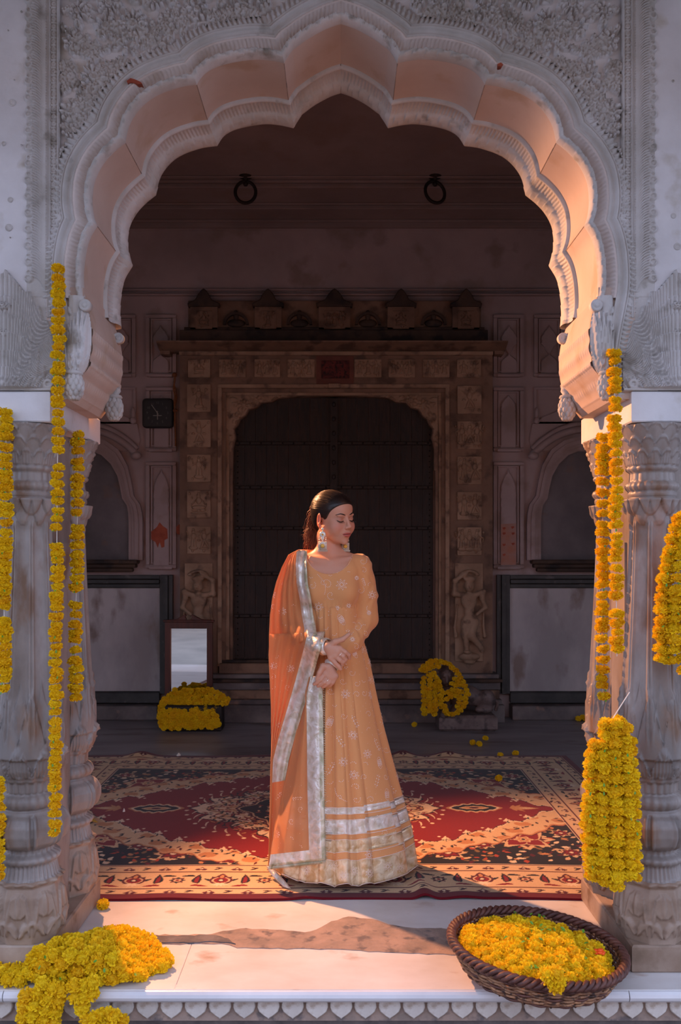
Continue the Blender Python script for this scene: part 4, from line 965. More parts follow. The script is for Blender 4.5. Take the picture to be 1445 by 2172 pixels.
# ------------------------------------------------------------ crouching lion-like statue on a plinth
ls = thing('stone_lion', 'weathered grey stone lion statue with a face, lying on a slab right of the door', 'statue', (WX(990, 7.0), 7.0, 0))
YL = 6.98; b = MB(); lx0, lx1 = WX(928, YL), WX(1050, YL); b.box(lx0, lx1, YL-.13, YL+.13, 0, WZ(1512, YL), .02); b.obj('slab', M['statue'], ls)
zb_ = WZ(1512, YL)
V = Vol(axis([(WX(915, YL), WX(1062, YL), .005)]), axis([(YL-.2, YL+.16, .006)]), axis([(zb_-.02, WZ(1395, YL), .005)]))
p = lambda x, y, dy=0: (WX(x, YL), YL+dy, WZ(y, YL))
V.chain([p(962,1470), p(995,1475), p(1030,1486)], [.075, .07, .062], .03); V.ell(p(1032,1482,-.03), (.065, .06, .075), None, .02); V.ell(p(1024,1502,-.06), (.07, .035, .03), None, .02)
V.ell(p(955,1465,-.02), (.075, .08, .10), None, .03); V.chain([p(948,1480,-.06), p(940,1500,-.09), p(938,1510,-.12)], [.035, .028, .03], .02); V.chain([p(975,1480,-.06), p(962,1500,-.09), p(955,1510,-.12)], [.035, .026, .03], .02)
V.ell(p(946,1430,-.07), (.058, .06, .066), None, .02); V.ell(p(943,1443,-.10), (.036, .04, .035), None, .015); V.ell(p(948,1420,-.05), (.062, .055, .05), None, .02)
for s in (-1, 1): V.ell((p(945,1428)[0]+s*.022, YL-.125, WZ(1429, YL)), (.013, .010, .012), None, .004); V.ell((p(946,1428)[0]+s*.055, YL-.06, WZ(1418, YL)), (.014, .016, .02), None, .008); V.ell((p(945,1428)[0]+s*.022, YL-.124, WZ(1422, YL)), (.017, .008, .005), None, .004)
V.cone((p(944,1430)[0], YL-.13, WZ(1429, YL)), (p(944,1440)[0], YL-.142, WZ(1441, YL)), .009, .013, .006); V.ell((p(944,1446)[0], YL-.138, WZ(1448, YL)), (.022, .012, .004), None, .003, True)
V.chain([p(1045,1480,.0), p(1056,1490,.0), p(1052,1505,.0)], [.012, .012, .014], .01)
v, f = V.mesh(); mobj('lion_body', v, np.ascontiguousarray(f), M['statue'], ls, True)
# ------------------------------------------------------------ carpet
CXC, CYC, HW, HH = -.135, 4.762, 1.645, 1.2475
def carpet():
    st = 0.0042; xs = np.linspace(-HW, HW, int(2*HW/st)+1); ys = np.linspace(-HH, HH, int(2*HH/0.0046)+1)
    X, Y = np.meshgrid(xs, ys); c = np.zeros(X.shape+(3,), dtype=np.float32)
    col = {k: np.array(srgb(*v)[:3]) for k, v in dict(maroon=(98,18,28), red=(128,24,30), cream=(206,172,132), pale=(222,198,166), black=(28,26,32), tan=(186,128,84), olive=(126,96,60), rust=(164,64,36), wine=(84,24,34)).items()}
    def paint(m, k): c[m] = col[k]
    P_, Q = np.abs(X), np.abs(Y); ex, ey = HW-P_, HH-Q; e = np.minimum(ex, ey)
    paint(e > -1, 'maroon'); paint(e > .042, 'cream'); paint(e > .105, 'tan'); paint(e > .112, 'cream'); paint(e > .295, 'tan'); paint(e > .302, 'cream'); paint(e > .372, 'wine'); paint(e > .378, 'pale'); paint(e > .386, 'black')
    paint((np.abs(e-.048) < .004), 'wine'); paint((np.abs(e-.108) < .004), 'wine'); paint((np.abs(e-.298) < .004), 'wine'); paint((np.abs(e-.375) < .004), 'wine')
    def leafmask(u, v, ang, L, W, bend=0):
        ca, sa = math.cos(ang), math.sin(ang)
        sl = win(u+ca*L/2, v+sa*L/2, L*.6+W+abs(bend)*L)
        if sl is None: return None
        U = X[sl]-u; V = Y[sl]-v; t = (U*ca+V*sa)/L; q = -U*sa+V*ca-bend*L*np.clip(t, 0, 1)**2
        return sl, (t > 0) & (t < 1) & (np.abs(q) < W*np.sin(PI*np.clip(t, 0, 1)**.8))
    def win(cx, cy, r):
        i0, i1 = np.searchsorted(xs, [cx-r, cx+r]); j0, j1 = np.searchsorted(ys, [cy-r, cy+r])
        return None if i1-i0 < 1 or j1-j0 < 1 else (slice(j0, j1), slice(i0, i1))
    def put(sl, m, k): a = c[sl]; a[m] = col[k]; c[sl] = a
    def leaf(u, v, ang, L, W, k, bend=0, mir=True):
        for sx in ((1, -1) if mir else (1,)):
            for sy in ((1, -1) if mir else (1,)):
                a = math.atan2(math.sin(ang)*sy, math.cos(ang)*sx); r = leafmask(u*sx, v*sy, a, L, W, bend*sx*sy)
                if r: put(r[0], r[1], k)
    def disc(u, v, r, k, asp=1.0, mir=True):
        for sx in ((1, -1) if mir else (1,)):
            for sy in ((1, -1) if mir else (1,)):
                sl = win(u*sx, v*sy, r*max(1, asp)*1.1)
                if sl is not None: put(sl, np.hypot((X[sl]-u*sx)/asp, Y[sl]-v*sy) < r, k)
    def rosette(u, v, r, n, k1, k2, k3, ph=0):
        for i in range(n): leaf(u, v, ph+2*PI*i/n, r, r*1.5/n*1.4, k1)
        for i in range(n): leaf(u, v, ph+2*PI*i/n, r*.75, r*.9/n*1.3, k2)
        disc(u, v, r*.3, k1); disc(u, v, r*.2, k3)
    rg = random.Random(9)
    # black corner ground filled with small blossoms
    inner = e > .386
    for _ in range(520):
        u = rg.uniform(0, HW-.39); v = rg.uniform(0, HH-.39); a = rg.uniform(0, 6.28); L = rg.uniform(.02, .045)
        leaf(u, v, a, L, L*.28, rg.choice(['cream', 'pale', 'rust', 'wine', 'tan', 'olive']), rg.uniform(-.3, .3))
    for (u, v, r) in [(1.0,.52,.12), (.62,.72,.07), (1.15,.25,.06), (.80,.60,.05), (1.18,.70,.05), (.35,.80,.05), (1.2,.42,.045)]:
        rosette(u, v, r*1.28, 8, 'cream', 'wine', 'cream'); rosette(u, v, r, 4 if r > .1 else 6, 'wine', 'red', 'pale', PI/4)
        if r > .1:
            for i in range(4): leaf(u, v, PI/4+PI/2*i, r*1.05, r*.42, 'cream'); leaf(u, v, PI/4+PI/2*i, r*.98, r*.36, 'red')
            rosette(u, v, r*.42, 6, 'cream', 'tan', 'black')
    # red field with scalloped arabesque band
    def lim(p, off): 
        base = np.where(p < 1.27+off, .80*(1-np.clip(p/(1.27+off), 0, 1)**1.55), -1)
        return base+off*.75+.022*np.sin(p*2*PI/.21+.6)+.012*np.sin(p*2*PI/.093)
    for off, k in ((.175, 'wine'), (.168, 'tan'), (.155, 'cream'), (.012, 'pale'), (.004, 'black'), (0, 'red')):
        m = inner & (Q < lim(P_, off))
        if k == 'cream': c[m] = col['cream']
        else: paint(m, k)
    m = inner & (Q < lim(P_, .150)) & (Q > lim(P_, .02)) & (np.sin(P_*38+Q*21)+np.sin(Q*47-P_*17) > .75); paint(m, 'tan')
    # flames and curling sprigs on the band
    for p in np.arange(.03, 1.30, .052):
        q = float(lim(np.array([p]), .085)[0])
        if q < .0: continue
        a = rg.uniform(0, 6.28); leaf(p, q+rg.uniform(-.03, .03), a, rg.uniform(.03, .05), .007, rg.choice(['black', 'wine', 'black']), rg.uniform(-.6, .6)); leaf(p+.02, q+rg.uniform(-.05, .03), a+2, .03, .006, rg.choice(['wine', 'black']), .4)
    for p in np.arange(.06, 1.2, .115):
        q = float(lim(np.array([p]), 0)[0]); 
        if q < .05: continue
        for (dx, dy, a, L) in ((0, .01, -2.0, .06), (.02, 0, -2.5, .05), (-.02, .0, -1.2, .045)): leaf(p+dx, q+dy, a, L, .010, 'pale', .5)
        disc(p-.03, q-.045, .008, 'pale'); leaf(p, q+.03, -1.9, .05, .004, 'black', .5)
    for p in np.arange(.03, 1.25, .035):
        q = float(lim(np.array([p]), .010)[0])
        if q > 0.02: leaf(p, q, rg.uniform(-2.6, -.5), .018, .005, 'black')
    # pendants left and right
    for off, k in ((.0, 'tan'), (.012, 'pale'), (.022, 'black'), (.055, 'cream'), (.07, 'tan')):
        L = .15-off*1.3; m = (np.abs(P_-.845) < L) & (Q < (.085-off)*np.cos(np.clip((P_-.845)/L, -1, 1)*PI/2)**.7*(1+.12*np.cos((P_-.845)*2*PI/.05))); paint(m, k)
    disc(.845, 0, .016, 'wine', 1.6); leaf(1.03, 0, 0, .16, .028, 'tan'); leaf(1.05, 0, 0, .12, .016, 'cream')
    for a, L in ((.5, .09), (-.5, .09), (.9, .06), (-.9, .06)): leaf(1.04, 0, a, L, .012, 'tan', .3)
    # central medallion: scrolled mass with dark star
    ang = np.arctan2(Q, P_*.86); rad = np.hypot(P_*.86, Q)
    r0 = .49+.022*np.cos(ang*16)+.012*np.cos(ang*34+1)+.05*np.cos(ang*4)*(rad > 0)
    paint(rad < r0+.012, 'black'); paint(rad < r0, 'pale'); paint((rad < r0-.05) & (np.sin(P_*60)*np.sin(Q*52) > -.15), 'cream')
    for _ in range(330):
        a = rg.uniform(0, PI/2); r = rg.uniform(.27, .50); L = rg.uniform(.03, .06); leaf(math.cos(a)*r/.86, math.sin(a)*r, rg.uniform(0, 6.28), L, .0062, rg.choice(['black', 'wine', 'black', 'red', 'tan']), rg.uniform(-.7, .7))
    for i in range(11):
        a = (i+.5)/11*PI/2; u, v = math.cos(a)*.545/.86, math.sin(a)*.53; leaf(u*.95, v*.95, a+.5, .075, .006, 'pale', .6); disc(u*1.07, v*1.07, .011, 'pale')
    star = .27+.055*np.abs(np.cos(ang*3))+.02*np.cos(ang*12); paint(rad < star+.02, 'wine'); paint(rad < star+.008, 'cream'); paint(rad < star, 'black')
    for _ in range(60):
        a = rg.uniform(0, PI/2); r = rg.uniform(.15, .26); leaf(math.cos(a)*r/.86, math.sin(a)*r, rg.uniform(0, 6.28), .03, .006, rg.choice(['pale', 'cream', 'rust']), .3)
    paint(rad < .15+.02*np.cos(ang*8), 'cream'); paint(rad < .135+.02*np.cos(ang*8), 'tan'); rosette(0, 0, .11, 8, 'black', 'cream', 'red')
    # borders: main guard of palmettes, rosettes and curled leaves; two narrow guards
    def along(fn, dist, step):
        n = int(round((2*HW-2*dist)/step)); 
        for i in range(n+1):
            u = -HW+dist+(2*HW-2*dist)*i/n; fn(i, u, -HH+dist, 0); fn(i, u, HH-dist, PI)
        n = int(round((2*HH-2*dist)/step))
        for i in range(1, n):
            v = -HH+dist+(2*HH-2*dist)*i/n; fn(i, -HW+dist, v, -PI/2); fn(i, HW-dist, v, PI/2)
    def lf(cx, cy, rot, dx, dy, a, L, W, k, bend=0):
        ca, sa = math.cos(rot), math.sin(rot); leaf(cx+dx*ca-dy*sa, cy+dx*sa+dy*ca, a+rot, L, W, k, bend, False)
    def ds(cx, cy, rot, dx, dy, r, k, asp=1): ca, sa = math.cos(rot), math.sin(rot); disc(cx+dx*ca-dy*sa, cy+dx*sa+dy*ca, r, k, asp, False)
    def main(i, cx, cy, rot):
        if i % 2 == 0:
            for s in (-1, 1):
                for a, L in ((.25, .085), (.75, .075), (1.2, .065)): lf(cx, cy, rot, 0, -.02, PI/2-s*(PI/2-a), L, .011, 'black', s*.25)
                lf(cx, cy, rot, s*.09, -.035, PI/2-s*.5, .095, .022, 'black', s*.5); lf(cx, cy, rot, s*.092, -.03, PI/2-s*.5, .075, .011, 'red', s*.5)
            for k, r in (('wine', .046), ('cream', .036), ('red', .030), ('black', .014), ('pale', .009)): ds(cx, cy, rot, 0, .0, r, k, 1.05)
            lf(cx, cy, rot, 0, .02, PI/2, .055, .02, 'wine'); lf(cx, cy, rot, 0, .02, PI/2, .045, .010, 'tan')
            for a in (.5, .9, 1.3, PI-.5, PI-.9, PI-1.3): lf(cx, cy, rot, 0, -.03, -a, .045, .005, 'pale')
        else:
            for j in range(8): lf(cx, cy, rot, 0, 0, j*PI/4, .038, .009, 'wine' if j % 2 else 'black')
            ds(cx, cy, rot, 0, 0, .016, 'cream'); ds(cx, cy, rot, 0, 0, .009, 'red')
            for s in (-1, 1): lf(cx, cy, rot, s*.07, .045, PI/2+s*1.2, .06, .010, 'black', s*.4); lf(cx, cy, rot, s*.06, -.06, PI/2-s*1.3, .07, .010, 'red', -s*.4)
    along(main, .20, .185)
    def guard(i, cx, cy, rot):
        if i % 2: 
            for a in (0, PI, PI/2): lf(cx, cy, rot, 0, -.012, a, .028, .011, 'wine')
            ds(cx, cy, rot, 0, -.002, .007, 'pale')
        else:
            lf(cx, cy, rot, -.022, -.014, .35, .045, .006, 'black', .3); lf(cx, cy, rot, -.02, .012, -.1, .04, .005, 'black', -.2); ds(cx, cy, rot, 0, 0, .005, 'wine')
    along(guard, .076, .078); along(guard, .336, .078)
    nz = rng.normal(0, .04, X.shape[:2])[..., None]; c = np.clip(c*(1+nz), 0, 1)
    # gentle ripples and folded edge bumps
    Z = .009+.0012*np.sin(X*7+Y*3)+.0*X
    for (bx, by, wx, wy, h) in [(.47,-1.18,.035,.16,.020), (.62,-1.24,.06,.12,.008), (-.95,-1.24,.07,.10,.012), (-1.2,1.22,.08,.08,.03), (.55,1.23,.07,.09,.035), (.85,1.22,.09,.08,.03), (-.2,1.24,.3,.05,.008), (-.55,-1.24,.12,.08,.005), (.45,-.9,.02,.3,.007), (1.1,1.2,.3,.05,.008), (.0,-1.25,.05,.06,.006)]:
        Z = Z+h*np.exp(-((X-bx)/wx)**2-((Y-by)/wy)**2)
    Yd = Y+.008*np.sin(X*3.1)+.004*np.sin(X*9)
    G = np.stack([CXC+X, CYC+Yd, Z], -1); ny, nx = X.shape
    # rim folded down to the floor
    return G, c
G, c = carpet(); ny, nx = G.shape[:2]
def ring(G): return np.concatenate([G[0, :], G[1:, -1], G[-1, -2::-1], G[-2:0:-1, 0]])
idx = np.arange(ny*nx).reshape(ny, nx); F = np.stack([idx[:-1, :-1], idx[:-1, 1:], idx[1:, 1:], idx[1:, :-1]], -1).reshape(-1, 4)
rb = ring(idx[..., None])[:, 0]; low = G.reshape(-1, 3)[rb].copy(); low[:, 2] = np.maximum(low[:, 2]-.0085, .0008); base = ny*nx
k = np.arange(len(rb)); F2 = np.stack([rb, base+k, base+(k+1) % len(rb), rb[(k+1) % len(rb)]], -1)
m, nt, bs = newmat('woven_carpet_wool'); at_ = N(nt, 'ShaderNodeAttribute'); at_.attribute_name = 'weave'; nt.links.new(at_.outputs['Color'], bs.inputs['Base Color']); bs.inputs['Roughness'].default_value = .95; bs.inputs['Specular IOR Level'].default_value = .1
bs.inputs['Sheen Weight'].default_value = .15
cme = mkmesh('carpet', np.concatenate([G.reshape(-1, 3), low]), np.concatenate([F, F2]), m, True)
ca = cme.color_attributes.new('weave', 'FLOAT_COLOR', 'POINT'); cc = np.ones((ny*nx+len(rb), 4), dtype=np.float32); cc[:ny*nx, :3] = c.reshape(-1, 3); cc[ny*nx:, :3] = np.array(srgb(98,18,28)[:3]); ca.data.foreach_set('color', cc.ravel())
o = link('carpet', cme); tag(o, 'large maroon, black and cream patterned oriental carpet under the woman', 'carpet')
# ------------------------------------------------------------ marigolds
def marigold_mesh(seed, name='marigold', mat='marigold', flat=.62, full=False, npet=96):
    rg = random.Random(seed); V = []; F = []; T = []
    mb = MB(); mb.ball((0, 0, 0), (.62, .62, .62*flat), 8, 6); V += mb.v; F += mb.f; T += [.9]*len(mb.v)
    for i in range(npet):
        z = 1-2*(i+.5)/npet*(.86 if not full else 1.0); ph = i*2.39996+rg.uniform(-.2, .2); s = math.sqrt(max(0, 1-z*z))
        d = Vector((s*math.cos(ph), s*math.sin(ph), z)); R = rg.uniform(.86, 1.06)
        side = d.cross(Vector((0, 0, 1))); side = side.normalized() if side.length > .1 else Vector((1, 0, 0)); up = side.cross(d).normalized()
        a = rg.uniform(0, 2*PI); sd = side*math.cos(a)+up*math.sin(a); w_ = rg.uniform(.13, .2); tilt = sd.cross(d)*rg.uniform(-.12, .12)
        b0 = d*.55; p1 = d*R*.9; p2 = d*R
        pts = [b0-sd*.06, b0+sd*.06, p1+sd*w_+tilt, p2+tilt*.5+sd*w_*.4, p2*1.0-sd*w_*.45-tilt*.3, p1-sd*w_-tilt]
        n = len(V); V += [(p.x, p.y, p.z*flat) for p in pts]; F += [(n, n+1, n+2, n+5), (n+5, n+2, n+3, n+4)]; t = rg.uniform(.86, 1.05); T += [.8*t, .8*t, 1.0*t, 1.05*t, 1.05*t, 1.0*t]  # shade between petals put into the colour: bases darker than tips
    me = mkmesh(name, V, F, M[mat]); ca = me.color_attributes.new('shade_tint', 'FLOAT_COLOR', 'POINT')
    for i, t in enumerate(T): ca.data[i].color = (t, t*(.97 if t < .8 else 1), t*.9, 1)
    return me
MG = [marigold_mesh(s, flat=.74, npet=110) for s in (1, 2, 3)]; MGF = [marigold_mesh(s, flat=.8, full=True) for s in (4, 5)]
lb = MB(); pts = [(0, 0, 0), (.3, .22, .06), (.75, .26, .1), (1.05, 0, .0), (.75, -.26, .1), (.3, -.22, .06), (.55, 0, -.04)]; lb.add(pts, [(0, 1, 6), (1, 2, 6), (2, 3, 6), (3, 4, 6), (4, 5, 6), (5, 0, 6)]); LEAF = mkmesh('leaf', lb.v, lb.f, M['leaf'])
cup = MB(); cup.lathe([(.08, -.3), (.2, -.25), (.26, -.05), (.3, .12)], (0, 0, 0), 7); CAL = mkmesh('green_calyx', cup.v, cup.f, M['leaf'])
FR = random.Random(21)
def put_flower(par, p, r, axis_=None, mesh=None, name='marigold', tilt=.25, plk=None):
    o = bpy.data.objects.new(name, mesh or FR.choice(MG)); C.objects.link(o)
    q = Vector(axis_ or (0, 0, 1)).normalized(); q = (q+Vector((FR.uniform(-1, 1), FR.uniform(-1, 1), FR.uniform(-1, 1)))*tilt).normalized()
    o.rotation_mode = 'QUATERNION'; o.rotation_quaternion = q.to_track_quat('Z', 'Y') @ Euler((0, 0, FR.uniform(0, 6.28))).to_quaternion()
    o.scale = (r, r, r)
    if par: o.parent = par; o.location = Vector(p)-wloc(par)
    else: o.location = p
    return o
def put_leaf(par, p, r, mesh=None, d=None):
    o = bpy.data.objects.new('leaf', mesh or LEAF); C.objects.link(o); o.rotation_euler = (FR.uniform(-.5, .5), FR.uniform(.2, 1.4), FR.uniform(-2.6, -.5)) if d is None else d; o.scale = (r, r, r); o.parent = par; o.location = Vector(p)-wloc(par)
def garland(label, pts, ys, r, Y, step=None, group='hanging marigold garlands', gaps=(), name='marigold_garland', dense=1.0, ends=None):
    """pts: px polyline from top to bottom, ys ignored; flowers threaded on a string"""
    w3 = [Vector(P(x, y, Y)) for x, y in pts]; t = thing(name, label, 'garland', tuple(w3[0]), group)
    L = resample([tuple(v) for v in w3], 400); tot = float(np.linalg.norm(np.diff(L, axis=0), axis=1).sum()); step = step or r*1.12; s = r*.5; d_ = [Vector(a) for a in L]
    mb = MB(); mb.tube([d_[k] for k in range(0, 400, 21)]+[d_[-1]], .0012, 5); mb.obj('string', M['string'], t)
    while s < tot:
        f = s/tot
        if not any(a < f < b_ for a, b_ in gaps):
            k = min(399, int(f*399)); p = d_[k]+Vector((FR.uniform(-.0035, .0035), FR.uniform(-.004, .002), 0)); rr = r*FR.uniform(.86, 1.1)
            put_flower(t, p, rr, (0, 0, 1 if FR.random() < .5 else -1), tilt=.22)
            if FR.random() < .33: put_leaf(t, p+Vector((FR.uniform(-.004, .008), -rr*.7, -rr*.45)), .011)
        s += step*FR.uniform(.8, 1.25)/dense
    return t
YG = 2.875
garland('tallest marigold garland hanging in front of the left arch pier', [(125,564),(124,800),(121,1100),(119,1450),(118,1600),(116,1774)], 0, .0235, YG, .0262, gaps=((.333, .343), (.475, .482)))
garland('marigold garland at the extreme left edge of the view', [(13,866),(12,1100),(9,1300),(8,1468)], 0, .0255, YG, .0265, gaps=((.72, .745),))
garland('short marigold garland hanging in shade on the left rear column', [(166,915),(164,1100),(161,1300),(160,1490)], 0, .0255, 3.11, .030, gaps=((.305, .33), (.595, .61)))
garland('longer marigold garland hanging beside the orange-lit right bracket', [(1303,742),(1305,900),(1306,1100),(1309,1392)], 0, .0242, YG, .0275, gaps=((.835, .862),))
garland('marigold garland hanging on right rear column and reaching lower down', [(1278,920),(1279,1100),(1277,1300),(1280,1494)], 0, .0262, 3.10, .030, gaps=((.50, .52),))
garland('short end of a marigold garland low at left frame edge', [(-4,1650),(-3,1862)], 0, .024, YG, .0262)
# thick bundles of garlands
def bundle(label, cols, r, Y, depth, tie=None, step=.034, hang=None):
    x0, y0 = cols[0][0]; t = thing('garland_bundle', label, 'garland', P(x0, y0, Y), 'marigold bundles')
    for k, c_ in enumerate(cols):
        w3 = resample([P(x, y, Y) for x, y in c_], 200); tot = float(np.linalg.norm(np.diff(w3, axis=0), axis=1).sum()); s = FR.uniform(0, .015)
        while s < tot:
            p = Vector(w3[min(199, int(s/tot*199))]); p.y += depth[k]+FR.uniform(-.006, .006); rr = r*FR.uniform(.88, 1.12)
            put_flower(t, p, rr, (FR.uniform(-.3, .3), -.25, 1), tilt=.3)
            if FR.random() < .22: put_leaf(t, p+Vector((0, -rr*.8, -rr*.5)), .012)
            s += step*FR.uniform(.8, 1.15)
    if tie:
        mb = MB(); mb.tube([P(x, y, Y) for x, y in tie], .0016, 5); mb.obj('string', M['string'], t)
    return t
bundle('thick bundle of marigold strings tied low on the right column', [[(1262,1570),(1252,1640),(1247,1720),(1250,1800),(1256,1860)], [(1282,1535),(1276,1620),(1272,1720),(1276,1800),(1280,1868)], [(1300,1528),(1300,1620),(1300,1720),(1303,1800),(1304,1880)], [(1322,1540),(1326,1620),(1328,1720),(1330,1800),(1332,1872)], [(1336,1570),(1340,1640),(1344,1720),(1348,1800),(1346,1868)], [(1290,1530),(1290,1700),(1290,1860)], [(1316,1532),(1314,1700),(1316,1866)], [(1268,1580),(1262,1700),(1266,1850)]],
       .0262, 2.80, [0, -.015, -.022, -.015, 0, .015, .015, .02], tie=[(1336,1468),(1318,1496),(1296,1530)], step=.0335)
bundle('thick bundle of marigold strings hanging at the right frame edge', [[(1440,1100),(1424,1150),(1410,1220),(1404,1300),(1402,1370),(1404,1410)], [(1446,1095),(1440,1170),(1430,1250),(1426,1330),(1424,1412)], [(1462,1092),(1458,1200),(1450,1300),(1446,1438)], [(1480,1100),(1482,1250),(1478,1436)], [(1432,1140),(1416,1230),(1414,1400)], [(1500,1110),(1505,1250),(1500,1420)]], .0262, 2.85, [0, -.018, -.022, -.015, .012, 0], step=.033)
# heap of garlands at the left front of the platform, spilling over the edge
def ground_pt(px, py, z=0.0): Y = FPX*(CAMZ-z)/(py-HY); return (px-CX)/FPX*Y, Y
hp = thing('garland_heap', 'big heap of marigold garlands spilling over the marble edge at lower left', 'garland heap', (-.9, 2.9, 0))
def inpoly(x, y, poly):
    c_ = False; j = len(poly)-1
    for i in range(len(poly)):
        if (poly[i][1] > y) != (poly[j][1] > y) and x < (poly[j][0]-poly[i][0])*(y-poly[i][1])/(poly[j][1]-poly[i][1])+poly[i][0]: c_ = not c_
        j = i
    return c_
HP = [(60,2012),(108,1990),(170,1992),(232,1974),(258,1974),(300,1985),(325,1998),(330,2012),(352,2030),(354,2045),(300,2068),(262,2072),(215,2082),(180,2100),(120,2105),(70,2100),(52,2095),(0,2098),(-20,2080),(-6,2052),(30,2050),(58,2064),(62,2040)]
pts = []; tr = 0
while tr < 60000 and len(pts) < 235:
    tr += 1; px = FR.uniform(-20, 356); py = FR.uniform(1974, 2104)
    if not inpoly(px, py, HP): continue
    core = min(1, max(0, (px-40)/60))*min(1, max(0, (300-px)/90)); zz = FR.uniform(.018, .024+.075*core)
    x, y = ground_pt(px, py, zz)
    if y > 3.2 and abs(x) > .98: continue
    y = max(y, 2.815)
    if any((x-a)**2+(y-b_)**2+(zz-c_)**2 < .029**2 for a, b_, c_ in pts): continue
    if x < -.93 and y > 2.89: continue
    pts.append((x, y, zz))
for p in pts:
    put_flower(hp, p, FR.uniform(.024, .029), (FR.uniform(-.6, .6), FR.uniform(-.8, .1), 1), mesh=FR.choice(MGF), tilt=.4)
    if FR.random() < .16: put_leaf(hp, (p[0], p[1]-.02, p[2]+.015), .014)
for strand in ([(90,2085),(75,2120),(70,2150),(66,2180),(60,2215)], [(110,2095),(100,2125),(96,2160),(92,2200)], [(55,2110),(50,2140),(46,2190)], [(180,2090),(178,2120),(174,2140)], [(158,2090),(160,2118)], [(196,2085),(196,2115),(188,2130)], [(130,2100),(118,2140),(112,2175)]):
    w3 = resample([P(x, y, 2.757-.002*k) for k, (x, y) in enumerate(strand)], 60); tot = float(np.linalg.norm(np.diff(w3, axis=0), axis=1).sum()); s = 0
    while s < tot:
        put_flower(hp, tuple(w3[min(59, int(s/tot*59))]), FR.uniform(.024, .028), (0, -.6, 1), mesh=FR.choice(MGF), tilt=.4); s += .034
lowh = thing('garland_heap', 'small end of marigold garland poking up at bottom edge left of centre', 'garland heap', (-.7, 2.7, -.14))
for (px, py) in [(185,2164),(200,2158),(214,2152),(228,2150),(243,2156),(258,2164),(206,2172),(222,2168),(240,2174),(190,2178),(256,2180),(230,2182)]:
    put_flower(lowh, P(px, py, 2.74+FR.uniform(-.012, .012)), .025, (0, -.4, 1), mesh=FR.choice(MGF), tilt=.4)
# loose single blossoms
for (px, py, lab) in [(219,1917,'single orange marigold at front left corner of the carpet'), (1003,1574,'leftmost of three loose marigolds behind the carpet'), (1017,1577,'middle one of three loose marigolds behind the carpet'), (1030,1565,'rearmost of three loose marigolds behind the carpet'),
                      (1062,1601,'loose marigold touching the back edge of the carpet'), (1094,1597,'loose marigold right of the one at the carpet back edge'), (1061,1526,'loose marigold beside the stone lion slab'), (1174,1518,'loose marigold on the floor below the right dado'), (879,1536,'loose marigold on the floor left of the lion garland'), (1058,1653,'marigold lying on the carpet behind the woman at right')]:
    x, y = ground_pt(px, py, .02); rr = .026 if py > 1900 else .024; on = .018 if py < 1640 or py > 1900 else .028
    o = put_flower(None, (x, y, on), rr, (0, -.5, 1), mesh=MG[0], name='loose_marigold', tilt=.2); tag(o, lab, 'flower', 'loose marigolds')
sc = thing('garland_scrap', 'short scrap of marigold garland against the wall foot at far right', 'garland', (1.9, 7.2, 0))
for k, px in enumerate((1222, 1232, 1240, 1248, 1256, 1264)): x, y = ground_pt(px, 1521+(k % 3), .02); put_flower(sc, (x, min(y, 7.28), .022+.01*(k % 2)), .028, (0, -.5, 1))
# white petal scraps and dry leaf
for px, py, lab in ((379,1603,'white petal scrap on the back edge of the carpet'), (263,1722,'tiny pale petal on the left side of the carpet')):
    x, y = ground_pt(px, py, .012); b = MB(); r = .016 if py < 1650 else .007
    b.add([(x-r, y, .013), (x-r*.3, y-r, .013), (x+r, y-r*.3, .014), (x+r*.5, y+r, .022), (x, y+r*.2, .032)], [(0, 1, 4), (1, 2, 4), (2, 3, 4), (3, 0, 4), (0, 3, 2, 1)]); o = b.obj('petal_scrap', M['string']); tag(o, lab, 'petal')
x0, y0 = ground_pt(150, 1741, .02); x1, y1 = ground_pt(207, 1745, .02); dl = thing('dry_leaf', 'long dry yellow leaf lying on the carpet behind the left column', 'leaf', (x0, y0, .02))
for (ex, ey) in ((0, 0), (-.04, .13)):
    b = MB(); n = 8; V = []
    for i in range(n+1):
        t = i/n; wd = .014*math.sin(PI*min(1, t*.85+.1)); V += [(x0+(x1-x0)*t+ex*(1-t), y0+(y1-y0)*t-wd+ey*(1-t), .018+.015*math.sin(t*3)), (x0+(x1-x0)*t+ex*(1-t), y0+(y1-y0)*t+wd+ey*(1-t), .021+.015*math.sin(t*3))]
    b.add(V, [(2*i, 2*i+2, 2*i+3, 2*i+1) for i in range(n)]); b.obj('leaf_blade', M['dry_leaf'], dl)
